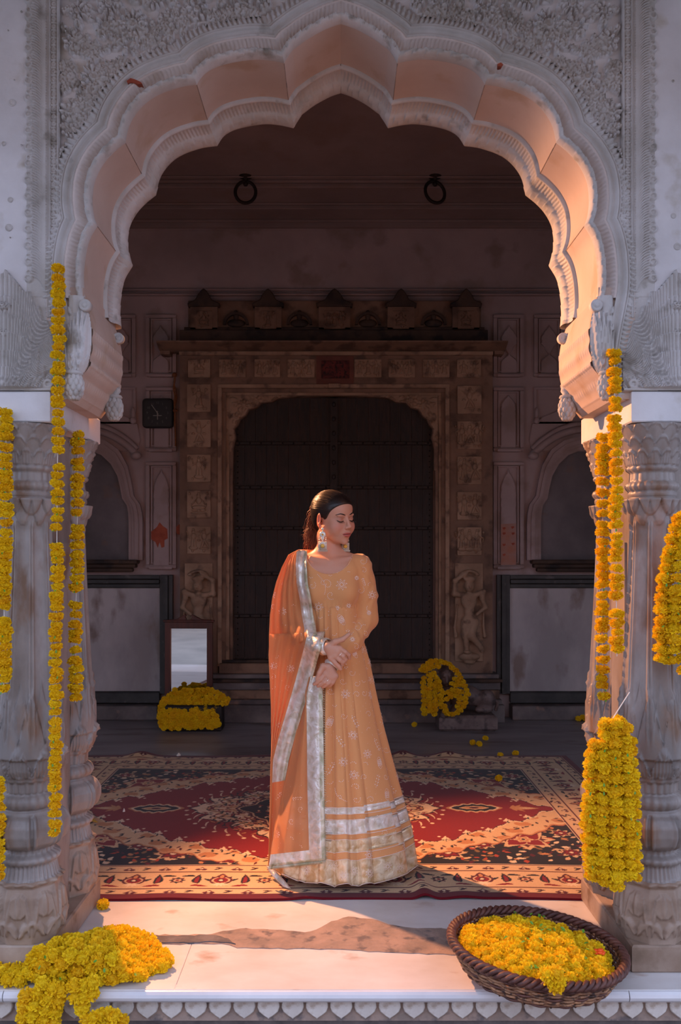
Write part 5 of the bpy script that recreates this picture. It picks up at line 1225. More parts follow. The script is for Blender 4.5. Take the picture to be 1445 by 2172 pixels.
# box of flowers at the mirror foot
YX = 6.86; bx = thing('flower_box', 'dark box almost buried under marigold strings below the mirror', 'box', (WX(405, YX), YX+.1, 0))
gx0, gx1 = WX(350, YX), WX(470, YX); b = MB(); b.box(gx0, gx1, YX, YX+.17, 0.0, .20, .01); b.obj('case', plain('black_box', srgb(26,20,18), .6), bx)
gb = thing('garland_heap', 'marigold strings heaped over the dark box at the foot of the mirror', 'garland heap', (WX(405, YX), YX, .2))
PG = [(337,1490),(355,1476),(380,1472),(405,1470),(440,1468),(462,1476),(480,1486),(478,1496),(462,1502),(450,1508),(462,1520),(468,1535),(450,1542),(400,1544),(350,1544),(337,1535)]
pts = []; tr = 0
while tr < 30000 and len(pts) < 175:
    tr += 1; px = FR.uniform(336, 482); py = FR.uniform(1466, 1545)
    if not inpoly(px, py, PG): continue
    if any(((px-a)/w_)**2+((py-c_)/h_)**2 < 1 for a, c_, w_, h_ in ((360,1502,8,5), (388,1505,12,5), (401,1511,7,4), (444,1506,8,4))): continue
    x, _, z = P(px, py, YX-.03)
    if any((x-a)**2+(z-c_)**2 < .0235**2 for a, _, c_ in pts): continue
    pts.append((x, YX-.03+(max(0, z-.13))*.9+FR.uniform(-.008, .008), max(z, .02)))
for p in pts: put_flower(gb, p, FR.uniform(.022, .027), (FR.uniform(-.4, .4), -.8, .6), tilt=.5)
for k in range(14): px = FR.uniform(362, 442); x, _, z = P(px, FR.uniform(1462, 1472), YX+.08); put_flower(gb, (x, YX+.08, z), .025, (0, -.5, 1), tilt=.4)
# garland on the lion
lg = thing('lion_garland', 'marigold strings draped round the stone lion, hanging down its left side', 'garland', (WX(940, 6.85), 6.82, .5))
def strand(par, px, Y, dY=0, r=.0265, step=.034):
    w3 = resample([P(x, y, Y+(dY*i/(len(px)-1) if len(px) > 1 else 0)) for i, (x, y) in enumerate(px)], 80); tot = float(np.linalg.norm(np.diff(w3, axis=0), axis=1).sum()); s = .01
    while s < tot:
        p = Vector(w3[min(79, int(s/tot*79))])
        put_flower(par, (p.x+FR.uniform(-.004, .004), p.y+FR.uniform(-.01, .01), max(p.z, .02)), r*FR.uniform(.9, 1.1), (0, -.3, 1), tilt=.3); s += step
for c_ in ([(899,1436),(899,1470),(900,1500),(901,1522)], [(913,1430),(912,1470),(912,1510)], [(925,1436),(924,1470),(922,1500),(921,1520)], [(893,1422),(905,1408),(918,1402),(930,1402),(944,1406),(955,1410),(962,1420)], [(900,1425),(915,1415),(930,1412)], [(908,1432),(925,1426)], [(965,1420),(975,1435),(985,1450),(990,1465)], [(972,1440),(978,1460)],
           [(992,1470),(988,1485),(982,1500),(970,1512),(958,1516),(948,1514),(938,1500),(932,1488)], [(958,1462),(970,1466),(984,1470)], [(956,1450),(968,1452),(980,1455)], [(962,1438),(972,1446)], [(930,1444),(930,1460),(940,1470),(956,1468),(960,1474),(948,1482),(936,1484)], [(976,1478),(974,1492),(968,1502)], [(935,1456),(920,1452)], [(942,1495),(948,1508)], [(985,1480),(978,1490)], [(966,1474),(980,1480)], [(904,1418),(918,1410)], [(936,1474),(925,1482)]):
    strand(lg, c_, 6.80)
# ------------------------------------------------------------ wicker basket of marigolds, tipped on the platform edge
bk = thing('wicker_basket', 'wide shallow wicker basket full of marigolds at lower right on the marble', 'basket', (0, 0, 0))
bcx, bcy = .622, 2.872; tiltb = (R_(.5), R_(4.0), 0)
bk.location = (bcx, bcy, .019); bk.rotation_euler = tiltb; WLOC[bk.name] = Vector((0, 0, 0))
RT, RB, HB = .272, .222, .088
def bpart(b, name, mat, smooth=True): o = b.obj(name, mat, None, smooth); o.parent = bk; o.location = (0, 0, 0); return o
for k in range(13):
    z = .008+(HB-.018)*k/12; R0 = RB+(RT-RB)*(z/HB)**.8; n = 144
    b = MB(); b.tube([((R0+.0052*math.cos(i*PI/4+k*PI))*math.cos(2*PI*i/n), (R0+.0052*math.cos(i*PI/4+k*PI))*math.sin(2*PI*i/n), z+.0012*math.sin(i*.7+k)) for i in range(n+1)], .0042, 5, False)
    bpart(b, 'woven_cane', M['wicker'] if k % 5 else M['wicker_dark'])
sb = MB()
for i in range(36):
    a = 2*PI*i/36; sb.tube([(RB*math.cos(a), RB*math.sin(a), 0), (((RB+RT)/2)*math.cos(a), ((RB+RT)/2)*math.sin(a), HB/2), (RT*math.cos(a), RT*math.sin(a), HB)], .0035, 5)
bpart(sb, 'upright_stakes', M['wicker_dark'])
for ph in range(3):
    b = MB(); n = 200; b.tube([((RT+.010*math.cos(i*24*2*PI/n+ph*2.094))*math.cos(2*PI*i/n), (RT+.010*math.cos(i*24*2*PI/n+ph*2.094))*math.sin(2*PI*i/n), HB+.010*math.sin(i*24*2*PI/n+ph*2.094)) for i in range(n+1)], .0078, 6, False)
    bpart(b, 'plaited_rim', M['wicker_dark'])
b = MB(); b.lathe([(.001, .0), (RB, .0), (RB, .006), (.001, .008)], (0, 0, 0), 40); bpart(b, 'basket_floor', M['wicker'])
Mt = Matrix.Translation(bk.location) @ Euler(tiltb).to_matrix().to_4x4()
pts = []; tr = 0
while tr < 60000 and len(pts) < 285:
    tr += 1; a = FR.uniform(0, 2*PI); rr = math.sqrt(FR.random())*.225; x, y = rr*math.cos(a), rr*math.sin(a)
    z = .066+.042*(1-(rr/.25)**2)+FR.uniform(-.012, .012)-.012*(x > .1)-.012*(y > .1)
    if any((x-p[0])**2+(y-p[1])**2+(z-p[2])**2 < .0262**2 for p in pts): continue
    pts.append((x, y, z))
base_ = MB(); base_.lathe([(.001, .0), (.235, .002), (.25, .06), (.22, .082), (.1, .102), (.001, .108)], (0, 0, .008), 30)
fl0 = base_.obj('marigold_mass', M['marigold'], None, True); fl0.parent = bk; fl0.location = (0, 0, 0); fl0.hide_render = False
bpy.data.objects.remove(fl0)
for k, p in enumerate(pts):
    red = k in (40, 120)
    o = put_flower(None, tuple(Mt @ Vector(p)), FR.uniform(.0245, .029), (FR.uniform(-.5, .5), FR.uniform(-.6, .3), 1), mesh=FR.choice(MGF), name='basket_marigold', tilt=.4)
    tag(o, 'fresh yellow marigold blossom among the many filling the wicker basket', 'flower', 'marigolds in the basket')
for k, (px, py, z) in enumerate([(1272,2020,.10), (1030,1985,.118)]):
    x, y = ground_pt(px, py, z); b = MB()
    for j in range(7): a = j*2*PI/7; b.ball((x+.011*math.cos(a), y+.011*math.sin(a), z+.004*(j % 2)), (.0085, .0085, .005), 7, 5)
    b.ball((x, y, z+.006), (.009, .009, .006), 7, 5)
    o = b.obj('orange_blossom', plain('vivid_orange_petals%d' % k, srgb(255,92,24), .6), None, True); tag(o, ['vivid orange-red blossom on right side of the basket', 'small orange-red blossom in left part of the basket'][k], 'flower')
rim_l = [(Mt @ Vector(((.06+.02*k), -.262-.012*k, .128-.028*k))) for k in range(3)]
for k, (px, py) in enumerate([(1161,2066),(1178,2064),(1168,2078),(1184,2080),(1180,2092)]):
    o = put_flower(None, P(px, py, 2.575), .0265, (0, -.7, 1), mesh=FR.choice(MGF), name='spilling_marigold', tilt=.3); tag(o, 'marigold spilling over the front rim of the wicker basket', 'flower', 'marigolds over the basket rim')
LG = thing('loose_leaves', 'scattered green marigold leaves among the blossoms in the basket', 'leaves', (bcx, bcy, .13))
for k in range(46):
    a = FR.uniform(0, 6.28); rr = FR.uniform(0, .23); p = Mt @ Vector((rr*math.cos(a), rr*math.sin(a), .088+.048*(1-(rr/.25)**2))); put_leaf(LG, tuple(p), .017, d=(FR.uniform(-.5, .5), FR.uniform(-.5, .5), FR.uniform(0, 6.28)))
# ------------------------------------------------------------ the woman
per = thing('person', 'woman in a long orange embroidered gown and silver-edged shawl, head turned right, eyes lowered', 'person', (-.02, 3.78, 0))
m, nt, bs = newmat('warm_skin'); at_ = N(nt, 'ShaderNodeAttribute'); at_.attribute_name = 'skin'; nt.links.new(at_.outputs['Color'], bs.inputs['Base Color'])
bs.inputs['Roughness'].default_value = .48; bs.inputs['Subsurface Weight'].default_value = .12; bs.inputs['Subsurface Radius'].default_value = (.012, .005, .003); bs.inputs['Subsurface Scale'].default_value = .6
M['skin'] = m
HO = Vector((-.030, 3.775, 1.513)); YAW, PITCH, ROLL = R_(43), R_(7), R_(5)
# local axes: x = her left, y = where she faces, z = up
hR = Matrix.Rotation(YAW, 3, 'Z') @ Matrix.Rotation(PI, 3, 'Z') @ Matrix.Rotation(-PITCH, 3, 'X') @ Matrix.Rotation(ROLL, 3, 'Y')
HS = 1.0
def hl(x, y, z): return tuple(HO+hR @ Vector((x*HS, y*HS, z*HS)))
Rm = np.array(hR)   # columns are local axes in world
def HE(V, c, r, k=.01, sub=False, rot=None):
    A = hR if rot is None else hR @ rot
    V.ell(hl(*c), r, np.array(A), k, sub)
def HC(V, a, b_, ra, rb, k=.008, sub=False): V.cone(hl(*a), hl(*b_), ra, rb, k, sub)
Vb = Vol(axis([(-.34, -.15, .005), (-.15, .07, .0023), (.07, .26, .005)]), axis([(3.52, 3.70, .0025), (3.70, 3.90, .003), (3.90, 3.95, .006)]), axis([(-.02, .78, .02), (.78, 1.02, .0023), (1.02, 1.34, .006), (1.34, 1.66, .0023)]))
V = Vb
# skull and face
HE(V, (0, -.018, .034), (.072, .088, .074)); HE(V, (0, .030, .036), (.062, .054, .054), .02); HE(V, (0, .028, -.030), (.060, .056, .070), .02)
HE(V, (0, .040, -.074), (.036, .038, .030), .02); HE(V, (0, .070, -.094), (.014, .013, .013), .014)
for s in (-1, 1):
    HE(V, (s*.037, .052, -.034), (.027, .027, .030), .018); HE(V, (s*.050, .005, -.052), (.014, .034, .026), .02)
HE(V, (0, .068, -.056), (.027, .022, .022), .014)
for s in (-1, 1): HE(V, (s*.030, .094, .002), (.017, .013, .0105), .010, True)
for s in (-1, 1):
    HE(V, (s*.0295, .0665, .000), (.0155, .0150, .0125), .004); HE(V, (s*.027, .0745, .0175), (.018, .008, .006), .010)
HC(V, (0, .080, .010), (0, .0975, -.027), .0058, .0078, .009); HE(V, (0, .0985, -.0295), (.0080, .0085, .0072), .005)
for s in (-1, 1): HE(V, (s*.0095, .0910, -.0335), (.0062, .0085, .0056), .005)
HE(V, (0, .0875, -.0560), (.0200, .0095, .0050), .004); HE(V, (0, .0855, -.0660), (.0175, .0105, .0064), .004)
HE(V, (0, .0975, -.0607), (.0175, .006, .0009), .002, True)
for s in (-1, 1): HE(V, (s*.0052, .095, -.0385), (.0030, .006, .0018), .002, True)
for s in (-1, 1):
    ra = Matrix.Rotation(s*R_(-18), 3, 'Z') @ Matrix.Rotation(R_(-10), 3, 'X'); HE(V, (s*.0735, -.010, -.006), (.0055, .017, .030), .004, False, ra); HE(V, (s*.078, -.006, -.002), (.004, .009, .017), .003, True, ra); HE(V, (s*.0735, -.002, -.034), (.006, .008, .009), .005)
# neck, chest
HC(V, (0, -.022, -.045), (0, -.034, -.085), .046, .044, .02)
nb = hl(0, -.034, -.085); V.cone(nb, (-.048, 3.802, 1.36), .043, .046, .02); V.cone((-.048, 3.802, 1.36), (-.046, 3.80, 1.31), .047, .060, .03)
V.cone((-.048, 3.805, 1.37), (-.16, 3.805, 1.315), .030, .036, .035); V.cone((-.048, 3.805, 1.37), (.07, 3.805, 1.315), .030, .036, .035)
V.ell((-.045, 3.790, 1.235), (.132, .078, .115), None, .03); V.cone((-.12, 3.765, 1.29), (.03, 3.765, 1.29), .045, .045, .03)
V.cone((-.050, 3.738, 1.325), (-.125, 3.752, 1.345), .007, .006, .018); V.cone((-.038, 3.738, 1.325), (.04, 3.752, 1.345), .007, .006, .018)
V.ell((-.035, 3.785, 1.08), (.10, .07, .11), None, .03); V.ell((-.02, 3.79, .93), (.100, .07, .11), None, .03)
for s, x in ((-1, -.085), (1, .05)): V.chain([(x, 3.79, .88), (x-.0*s, 3.79, .47), (x, 3.80, .085)], [.065, .05, .035], .02); V.cone((x, 3.80, .052), (x+s*.02, 3.66, .042), .034, .026, .02)
# arms
SL, EL, WL = (.078, 3.792, 1.305), (.110, 3.80, 1.085), (-.026, 3.632, .925)
SR, ER, WR = (-.172, 3.792, 1.305), (-.212, 3.79, 1.075), (-.074, 3.608, .982)
V.chain([SL, EL, WL], [.042, .034, .022], .02); V.chain([SR, ER, WR], [.042, .034, .022], .02)
def hp_(px, py, Y): return P(px, py, Y)
def hand(wrist, knk, fingers, thumb, Y):
    w_ = hp_(*wrist, Y+.006)
    for k_, dy in zip(knk, (0, -.003, -.002, .002)): V.cone(w_, hp_(*k_, Y+dy), .0165, .0110, .010)
    for a, b_ in zip(knk[:-1], knk[1:]): V.cone(hp_(*a, Y), hp_(*b_, Y), .0112, .0108, .006)
    for f in fingers:
        pts = [hp_(x, y, Y+d) for x, y, d in f]; V.chain(pts, [.0100, .0092, .0084, .0072][:len(pts)], .0022)
    pts = [w_]+[hp_(x, y, Y+d) for x, y, d in thumb]; V.chain(pts, [.014, .0125, .0100, .0078][:len(pts)], .004)
# left hand (below), then right hand laid over the left wrist
V.cone(WL, hp_(700, 1416, 3.612), .022, .020, .01)
hand((700, 1415), [(691, 1429), (698, 1435), (705, 1437), (712, 1434)],
     [[(691,1429,0), (681,1441,-.006), (673,1447,.0), (667,1451,.008)], [(698,1435,0), (689,1447,-.006), (681,1452,.002), (675,1455,.010)], [(705,1437,0), (697,1449,-.004), (690,1454,.004), (685,1457,.012)], [(712,1434,0), (706,1447,0), (701,1452,.006), (697,1455,.014)]],
     [(686,1413,-.004), (678,1427,-.008), (673,1440,-.004)], 3.598)
hand((697, 1373), [(720, 1375), (717, 1383), (711, 1391), (702, 1396)],
     [[(720,1375,0), (733,1383,-.004), (740,1389,.006), (741,1396,.016)], [(717,1383,0), (728,1392,-.005), (733,1399,.004), (731,1405,.013)], [(711,1391,0), (721,1400,-.004), (727,1405,.002), (726,1411,.010)], [(702,1396,0), (711,1406,-.003), (718,1413,.0), (723,1419,.004)]],
     [(711,1361,-.004), (727,1356,-.006), (741,1345,-.003)], 3.572)
V.cone(WR, hp_(697, 1372, 3.585), .021, .019, .01)
v, f = V.mesh()
# skin colours: lips, blush, lids (her make-up); shade painted in lip crease, ears redder
q = (v-np.array(HO)) @ Rm
base = np.array(srgb(208,154,128)[:3]); c = np.tile(base, (len(v), 1)); nzv = rng.normal(0, .01, (len(v), 1)); c *= 1+nzv
def blend(mask, colr): c[:] = c*(1-mask[:, None])+np.array(srgb(*colr)[:3])*mask[:, None]
g = lambda cx, cz, rx, rz, yl=.03: np.exp(-(((q[:, 0]-cx)/rx)**2+((q[:, 2]-cz)/rz)**2))*(q[:, 1] > yl)
blend(.45*np.clip(g(.042, -.030, .022, .018)+g(-.042, -.030, .022, .018), 0, 1), (206,120,104))
for s in (-1, 1): blend(.6*g(s*.030, .006, .017, .009, .05), (150,84,66))
lipm = ((np.abs(q[:, 0]) < .0225) & (q[:, 1] > .078)); ax_ = np.abs(q[:, 0])/.0225
top = -.0520+.0018*np.cos(np.clip(q[:, 0]/.006, -PI, PI))*-1-.0075*ax_**1.8; bot = -.0728+.0105*ax_**2.2
blend((lipm & (q[:, 2] < top) & (q[:, 2] > bot)).astype(float)*.9, (186,84,80)); blend((lipm & (np.abs(q[:, 2]+.0607) < .0011) & (q[:, 1] > .08)).astype(float)*.8, (96,36,36))
blend(.6*((np.abs(q[:, 0]) > .064) & (np.abs(q[:, 1]+.005) < .02) & (np.abs(q[:, 2]+.006) < .035)).astype(float), (224,112,90))
bme = mkmesh('body', v, np.ascontiguousarray(f), M['skin'], True); ca = bme.color_attributes.new('skin', 'FLOAT_COLOR', 'POINT'); cc = np.ones((len(v), 4), dtype=np.float32); cc[:, :3] = np.clip(c, 0, 1); ca.data.foreach_set('color', cc.ravel())
body = link('body', bme, per); 
def bvh_of(v, f): return BVHTree.FromPolygons([tuple(a) for a in v], [tuple(a) for a in f])
hm = v[:, 2] > 1.36; hf = f[hm[f].all(1)]; HB_ = bvh_of(v, hf)
dark_hair = plain('black_brown_hair', srgb(26,18,16), .33); dark_hair.node_tree.nodes['Principled BSDF'].inputs['Specular IOR Level'].default_value = .7
def on_face(x, z, off=.0006):
    o = Vector(hl(x, .2, z)); d = (Vector(hl(x, 0, z))-o).normalized(); h = HB_.ray_cast(o, d)
    return h[0]-d*off if h[0] is not None else Vector(hl(x, .08, z))
for s in (-1, 1):
    b = MB(); pts = [on_face(s*x, z) for x, z in ((.0125,.0185),(.018,.0205),(.026,.0235),(.034,.0250),(.042,.0230),(.048,.0190))]; b.tube(pts, [.0014,.0024,.0028,.0025,.0018,.0007], 6); b.obj('eyebrow', dark_hair, per, True)
    b = MB(); pts = [on_face(s*x, z, .0008) for x, z in ((.0165,-.0040),(.022,-.0075),(.029,-.0092),(.036,-.0085),(.0425,-.0045),(.046,-.0015))]; b.tube(pts, [.0008,.0017,.0021,.0020,.0016,.0005], 6)
    for k in range(11):
        t = k/10; a = on_face(s*(.019+.025*t), -.0072+.004*abs(t-.45), .001); o_ = Vector(hl(s*(.019+.031*t), .094, -.014+.004*abs(t-.4))); b.tube([a, a*.5+o_*.5+Vector((0, 0, -.001)), o_], [.0005, .0004, .0002], 4)
    b.obj('eyelashes', dark_hair, per, True)
# hair: sleek cap with centre parting, loose wavy tail behind
m, nt, bs = newmat('sleek_dark_hair'); tc = N(nt, 'ShaderNodeTexCoord'); mp = N(nt, 'ShaderNodeMapping'); mp.inputs['Scale'].default_value = (40, 40, 260); mp.inputs['Rotation'].default_value = (0, .5, 0)
nz = N(nt, 'ShaderNodeTexNoise'); nz.inputs['Scale'].default_value = 1; cr = N(nt, 'ShaderNodeValToRGB'); cr.color_ramp.elements[0].color = srgb(18,13,13); cr.color_ramp.elements[1].color = srgb(44,31,27); L_ = nt.links.new
L_(tc.outputs['Object'], mp.inputs[0]); L_(mp.outputs[0], nz.inputs['Vector']); L_(nz.outputs[0], cr.inputs[0]); L_(cr.outputs[0], bs.inputs['Base Color']); bs.inputs['Roughness'].default_value = .36; bp = N(nt, 'ShaderNodeBump'); bp.inputs['Strength'].default_value = .5; bp.inputs['Distance'].default_value = .002; L_(nz.outputs[0], bp.inputs['Height']); L_(bp.outputs[0], bs.inputs['Normal'])
M['hair'] = m
V = Vol(axis([(-.14, .09, .0026)]), axis([(3.66, 3.92, .0026)]), axis([(1.40, 1.66, .0026)]))
HE(V, (0, -.020, .037), (.0775, .094, .079)); HE(V, (0, .028, .039), (.066, .060, .058), .02); HE(V, (0, -.06, -.01), (.055, .05, .06), .02); HE(V, (0, -.098, .005), (.030, .025, .034), .01)
HE(V, (0, .105, -.022), (.125, .092, .090), .006, True); HE(V, (-.085, .0, -.022), (.03, .024, .036), .004, True); HE(V, (.085, .0, -.022), (.03, .024, .036), .004, True); HE(V, (0, .03, -.075), (.09, .075, .05), .006, True)
HC(V, (0, .09, .075), (0, .0, .1165), .0012, .0012, .003, True)
vh, fh = V.mesh(); hair = mobj('hair', vh, np.ascontiguousarray(fh), M['hair'], per, True)
HRN = random.Random(4); b = MB()
for k in range(360):
    a = Vector(hl(HRN.uniform(-.035, .03), -.095+HRN.uniform(-.02, .015), HRN.uniform(-.03, .055))); ex, ey = HRN.uniform(642, 690), HRN.uniform(1120, 1172); e = Vector(P(ex, ey, 3.84+HRN.uniform(-.02, .025)))
    m1 = a+Vector((-.012+HRN.uniform(-.02, .008), .02, -.03)); pts = []; ph = HRN.uniform(0, 6); am = HRN.uniform(.002, .008)
    for t in np.linspace(0, 1, 12):
        p = a*(1-t)**2+m1*2*t*(1-t)+e*t*t; pts.append(p+Vector((math.sin(t*13+ph)*am, math.cos(t*11+ph)*am, 0)))
    b.tube(pts, list(np.linspace(.0019, .0006, 12)), 4)
HT = bvh_of(vh, fh); hc = Vector(hl(0, -.02, .03))
b2 = MB()
for k in range(150):
    fi = HRN.uniform(.12, PI-.12); pts = []
    for th_ in np.linspace(HRN.uniform(.85, 1.2), HRN.uniform(1.8, 2.5), 9):
        d = Vector(hl(math.cos(fi)*math.sin(th_), math.cos(th_)-.02, math.sin(fi)*math.sin(th_)*.95+.03))-hc; d.normalize(); h = HT.ray_cast(hc+d*.3, -d)
        if h[0] is not None and (h[0]-hc).length > .06: pts.append(h[0]+d*.0003)
    if len(pts) > 4 and max((pts[i+1]-pts[i]).length for i in range(len(pts)-1)) < .04: b2.tube(pts, [.0002]+[.0007]*(len(pts)-2)+[.0002], 4)
o2 = b2.obj('combed_strands', plain('combed_dark_strands', srgb(52,38,34), .35), per, True); o2['kind'] = 'stuff'
ml = b.obj('hair_strands', plain('orange_lit_hair_strands', srgb(128,70,44), .5), per, True); ml['kind'] = 'stuff'  # tail coloured lighter and warmer than the cap, standing in for orange light
# ---- gown
def cloth(name, c1, rough=.75, alpha=1.0, trans=.25, sheen=.3, scale=900):
    m, nt, bs = newmat(name); L_ = nt.links.new; bs.inputs['Base Color'].default_value = c1; bs.inputs['Roughness'].default_value = rough; bs.inputs['Sheen Weight'].default_value = sheen; bs.inputs['Specular IOR Level'].default_value = .25
    tc = N(nt, 'ShaderNodeTexCoord'); nz = N(nt, 'ShaderNodeTexNoise'); nz.inputs['Scale'].default_value = 90; L_(tc.outputs['Object'], nz.inputs['Vector']); bp = N(nt, 'ShaderNodeBump'); bp.inputs['Strength'].default_value = .12; bp.inputs['Distance'].default_value = .002; L_(nz.outputs[0], bp.inputs['Height']); L_(bp.outputs[0], bs.inputs['Normal'])
    tr = N(nt, 'ShaderNodeBsdfTranslucent'); tr.inputs[0].default_value = c1; m1 = N(nt, 'ShaderNodeMixShader'); m1.inputs[0].default_value = trans; L_(bs.outputs[0], m1.inputs[1]); L_(tr.outputs[0], m1.inputs[2]); out = m1.outputs[0]
    if alpha < 1:
        tp = N(nt, 'ShaderNodeBsdfTransparent'); m2 = N(nt, 'ShaderNodeMixShader'); m2.inputs[0].default_value = alpha; L_(tp.outputs[0], m2.inputs[1]); L_(out, m2.inputs[2]); out = m2.outputs[0]
    L_(out, nt.nodes['Material Output'].inputs[0]); return m
M['orange'] = cloth('apricot_orange_georgette', srgb(236,170,112), trans=.12); M['sheer'] = cloth('sheer_orange_shawl', srgb(244,172,114), .7, .74, .35)
def gota(name, c1, c2, rough=.32):
    m, nt, bs = newmat(name); L_ = nt.links.new; tc = N(nt, 'ShaderNodeTexCoord'); nz = N(nt, 'ShaderNodeTexNoise'); nz.inputs['Scale'].default_value = 34; nz.inputs['Detail'].default_value = 3; nz.inputs['Distortion'].default_value = .35; L_(tc.outputs['Object'], nz.inputs['Vector'])
    cr = N(nt, 'ShaderNodeValToRGB'); cr.color_ramp.elements[0].position = .35; cr.color_ramp.elements[1].position = .62; cr.color_ramp.elements[0].color = c1; cr.color_ramp.elements[1].color = c2; L_(nz.outputs[0], cr.inputs[0]); L_(cr.outputs[0], bs.inputs['Base Color'])
    bs.inputs['Metallic'].default_value = .35; bs.inputs['Roughness'].default_value = rough; bp = N(nt, 'ShaderNodeBump'); bp.inputs['Strength'].default_value = .6; bp.inputs['Distance'].default_value = .010; L_(nz.outputs[0], bp.inputs['Height']); L_(bp.outputs[0], bs.inputs['Normal']); return m
M['sheer_thin'] = cloth('thin_sheer_orange_shawl', srgb(244,176,120), .7, .55, .3); M['gota'] = gota('silver_gold_foil_ribbon', srgb(214,204,184), srgb(246,242,236)); M['gota_gold'] = gota('pale_gold_foil_ribbon', srgb(206,172,124), srgb(240,222,190), .38); M['fringe'] = gota('silver_green_fringe', srgb(176,174,142), srgb(226,220,200), .5); M['thread'] = plain('silver_sequin_thread', srgb(255,238,226), .35, .15)
V = Vol(axis([(-.30, .19, .0032)]), axis([(3.56, 3.91, .0034)]), axis([(.86, 1.41, .0034)]))
V.ell((-.045, 3.790, 1.225), (.143, .092, .125), None, .03); V.cone((-.165, 3.80, 1.305), (.078, 3.80, 1.31), .049, .049, .03); V.cone((-.12, 3.762, 1.29), (.03, 3.762, 1.29), .05, .05, .03)
for x in (-.105, .012): V.ell((x, 3.725, 1.205), (.058, .045, .06), None, .035)
V.ell((-.036, 3.785, 1.12), (.108, .088, .09), None, .03)
WLc = tuple(np.array(WL)*.97+np.array(EL)*.03); WRc = tuple(np.array(WR)*1.0)
V.chain([SL, (.102, 3.80, 1.19), EL, ((EL[0]+WL[0])/2+.008, (EL[1]+WL[1])/2, (EL[2]+WL[2])/2-.004), WLc], [.054, .053, .047, .041, .030], .012)
V.chain([SR, (-.20, 3.80, 1.19), ER, ((ER[0]+WR[0])/2-.006, (ER[1]+WR[1])/2, (ER[2]+WR[2])/2-.004), WRc], [.054, .053, .048, .042, .030], .012)
V.cone((-.050, 3.40, 1.372), (-.050, 3.775, 1.372), .097, .094, .004, True); V.cone((-.050, 3.775, 1.40), (-.050, 4.2, 1.40), .088, .088, .004, True)
vd, fd = V.mesh()
# wrinkles pushed in along the sleeves and waist
mev = mkmesh('bodice_and_sleeves', vd, np.ascontiguousarray(fd), M['orange'], True); nn = np.zeros(len(vd)*3, dtype=np.float32); mev.vertices.foreach_get('normal', nn); nn = nn.reshape(-1, 3)
sl_m = np.clip((np.abs(vd[:, 0]+.045)-.115)/.03, 0, 1)+np.clip((3.70-vd[:, 1])/.03, 0, 1)*(vd[:, 2] < 1.1); sl_m = np.clip(sl_m, 0, 1)
wr = .0022*np.sin(vd[:, 2]*88+vd[:, 0]*140+3*np.sin(vd[:, 2]*23+vd[:, 0]*30))*np.clip(np.sin(vd[:, 2]*19+vd[:, 1]*37+1), 0, 1)+.0012*np.sin(vd[:, 0]*180-vd[:, 2]*70+2*np.sin(vd[:, 2]*40))
gat = .0028*np.sin(np.arctan2(vd[:, 0]+.036, 3.79-vd[:, 1])*34)*np.clip((1.165-vd[:, 2])/.04, 0, 1)
vd2 = vd+nn*(sl_m*wr*1.0+(1-sl_m)*gat)[:, None]; mev.vertices.foreach_set('co', vd2.astype(np.float32).ravel()); mev.update()
link('bodice_and_sleeves', mev, per)
# skirt
RXT = np.array([(1.15,.104,.088,-.036),(1.0,.117,.100,-.030),(.91,.132,.112,-.020),(.77,.152,.134,-.014),(.634,.174,.155,-.008),(.435,.215,.185,.0),(.197,.268,.212,.008),(.04,.284,.226,.012)])[::-1]
def folds(th, t):
    tri = lambda a: 2*np.abs(np.sin(a))**.75-1
    w_ = th+.22*np.sin(2*th+1)+.09*np.sin(5*th); A_ = .0075+.024*t**1.1
    return A_*(.50*tri(5.5*w_+.3)+.38*tri(8.5*w_+.16*t)+.22*np.sin(19*w_+2*t))
def skirt_pt(th, z, off=0.0):
    rx = np.interp(z, RXT[:, 0], RXT[:, 1]); ry = np.interp(z, RXT[:, 0], RXT[:, 2]); cx = np.interp(z, RXT[:, 0], RXT[:, 3]); t = np.clip((1.15-z)/1.11, 0, 1)
    fo = folds(th, t)+off; return np.stack([cx+(rx+fo)*np.sin(th), 3.785-(ry+fo)*np.cos(th), z+np.clip(folds(th, 1.0)*.75*t**4, -.022, .022)], -1)
thn = 540; th = np.arange(thn)/thn*2*PI
bands = [(.343,.319,1),(.295,.241,1),(.217,.170,2),(.138,.04,2)]
zr = np.unique(np.round(np.r_[np.arange(.04, 1.1501, .0125), [q_ for b3 in bands for q_ in b3[:2]]], 4)); TT, ZZ = np.meshgrid(th, zr); G = skirt_pt(TT, ZZ)
pan = np.floor((TT/(2*PI)*12+.3))%12; dzp = np.array([0,.006,-.008,.004,-.003,.008,-.006,.0,.007,-.005,.003,-.002])[pan.astype(int)]*1.3
for hi, lo, k in bands[:3]:  # panels meet with slightly stepped ribbons
    for zz in (hi, lo): j = int(np.argmin(np.abs(zr-zz))); G[j, :, 2] += dzp[j]
zm = (zr[:-1]+zr[1:])/2; rowm = np.zeros(len(zm), dtype=int)
for hi, lo, k in bands: rowm[(zm < hi) & (zm > lo)] = k
fm = np.repeat(rowm[:, None], thn, 1); sk = grid_obj('skirt', G, [M['orange'], M['gota'], M['gota_gold']], per, closed=True, fmat=fm)
sk.modifiers.new('thick', 'SOLIDIFY').thickness = .0025
for zz in (.3435, .318, .296, .240, .218, .169, .139, .0415):   # piped edges of the ribbons
    b = MB(); b.tube([tuple(skirt_pt(np.array(a), np.array(zz), .0015)) for a in np.linspace(0, 2*PI, 361)], .0013, 4, False); b.obj('ribbon_edge', M['thread'], per, True)
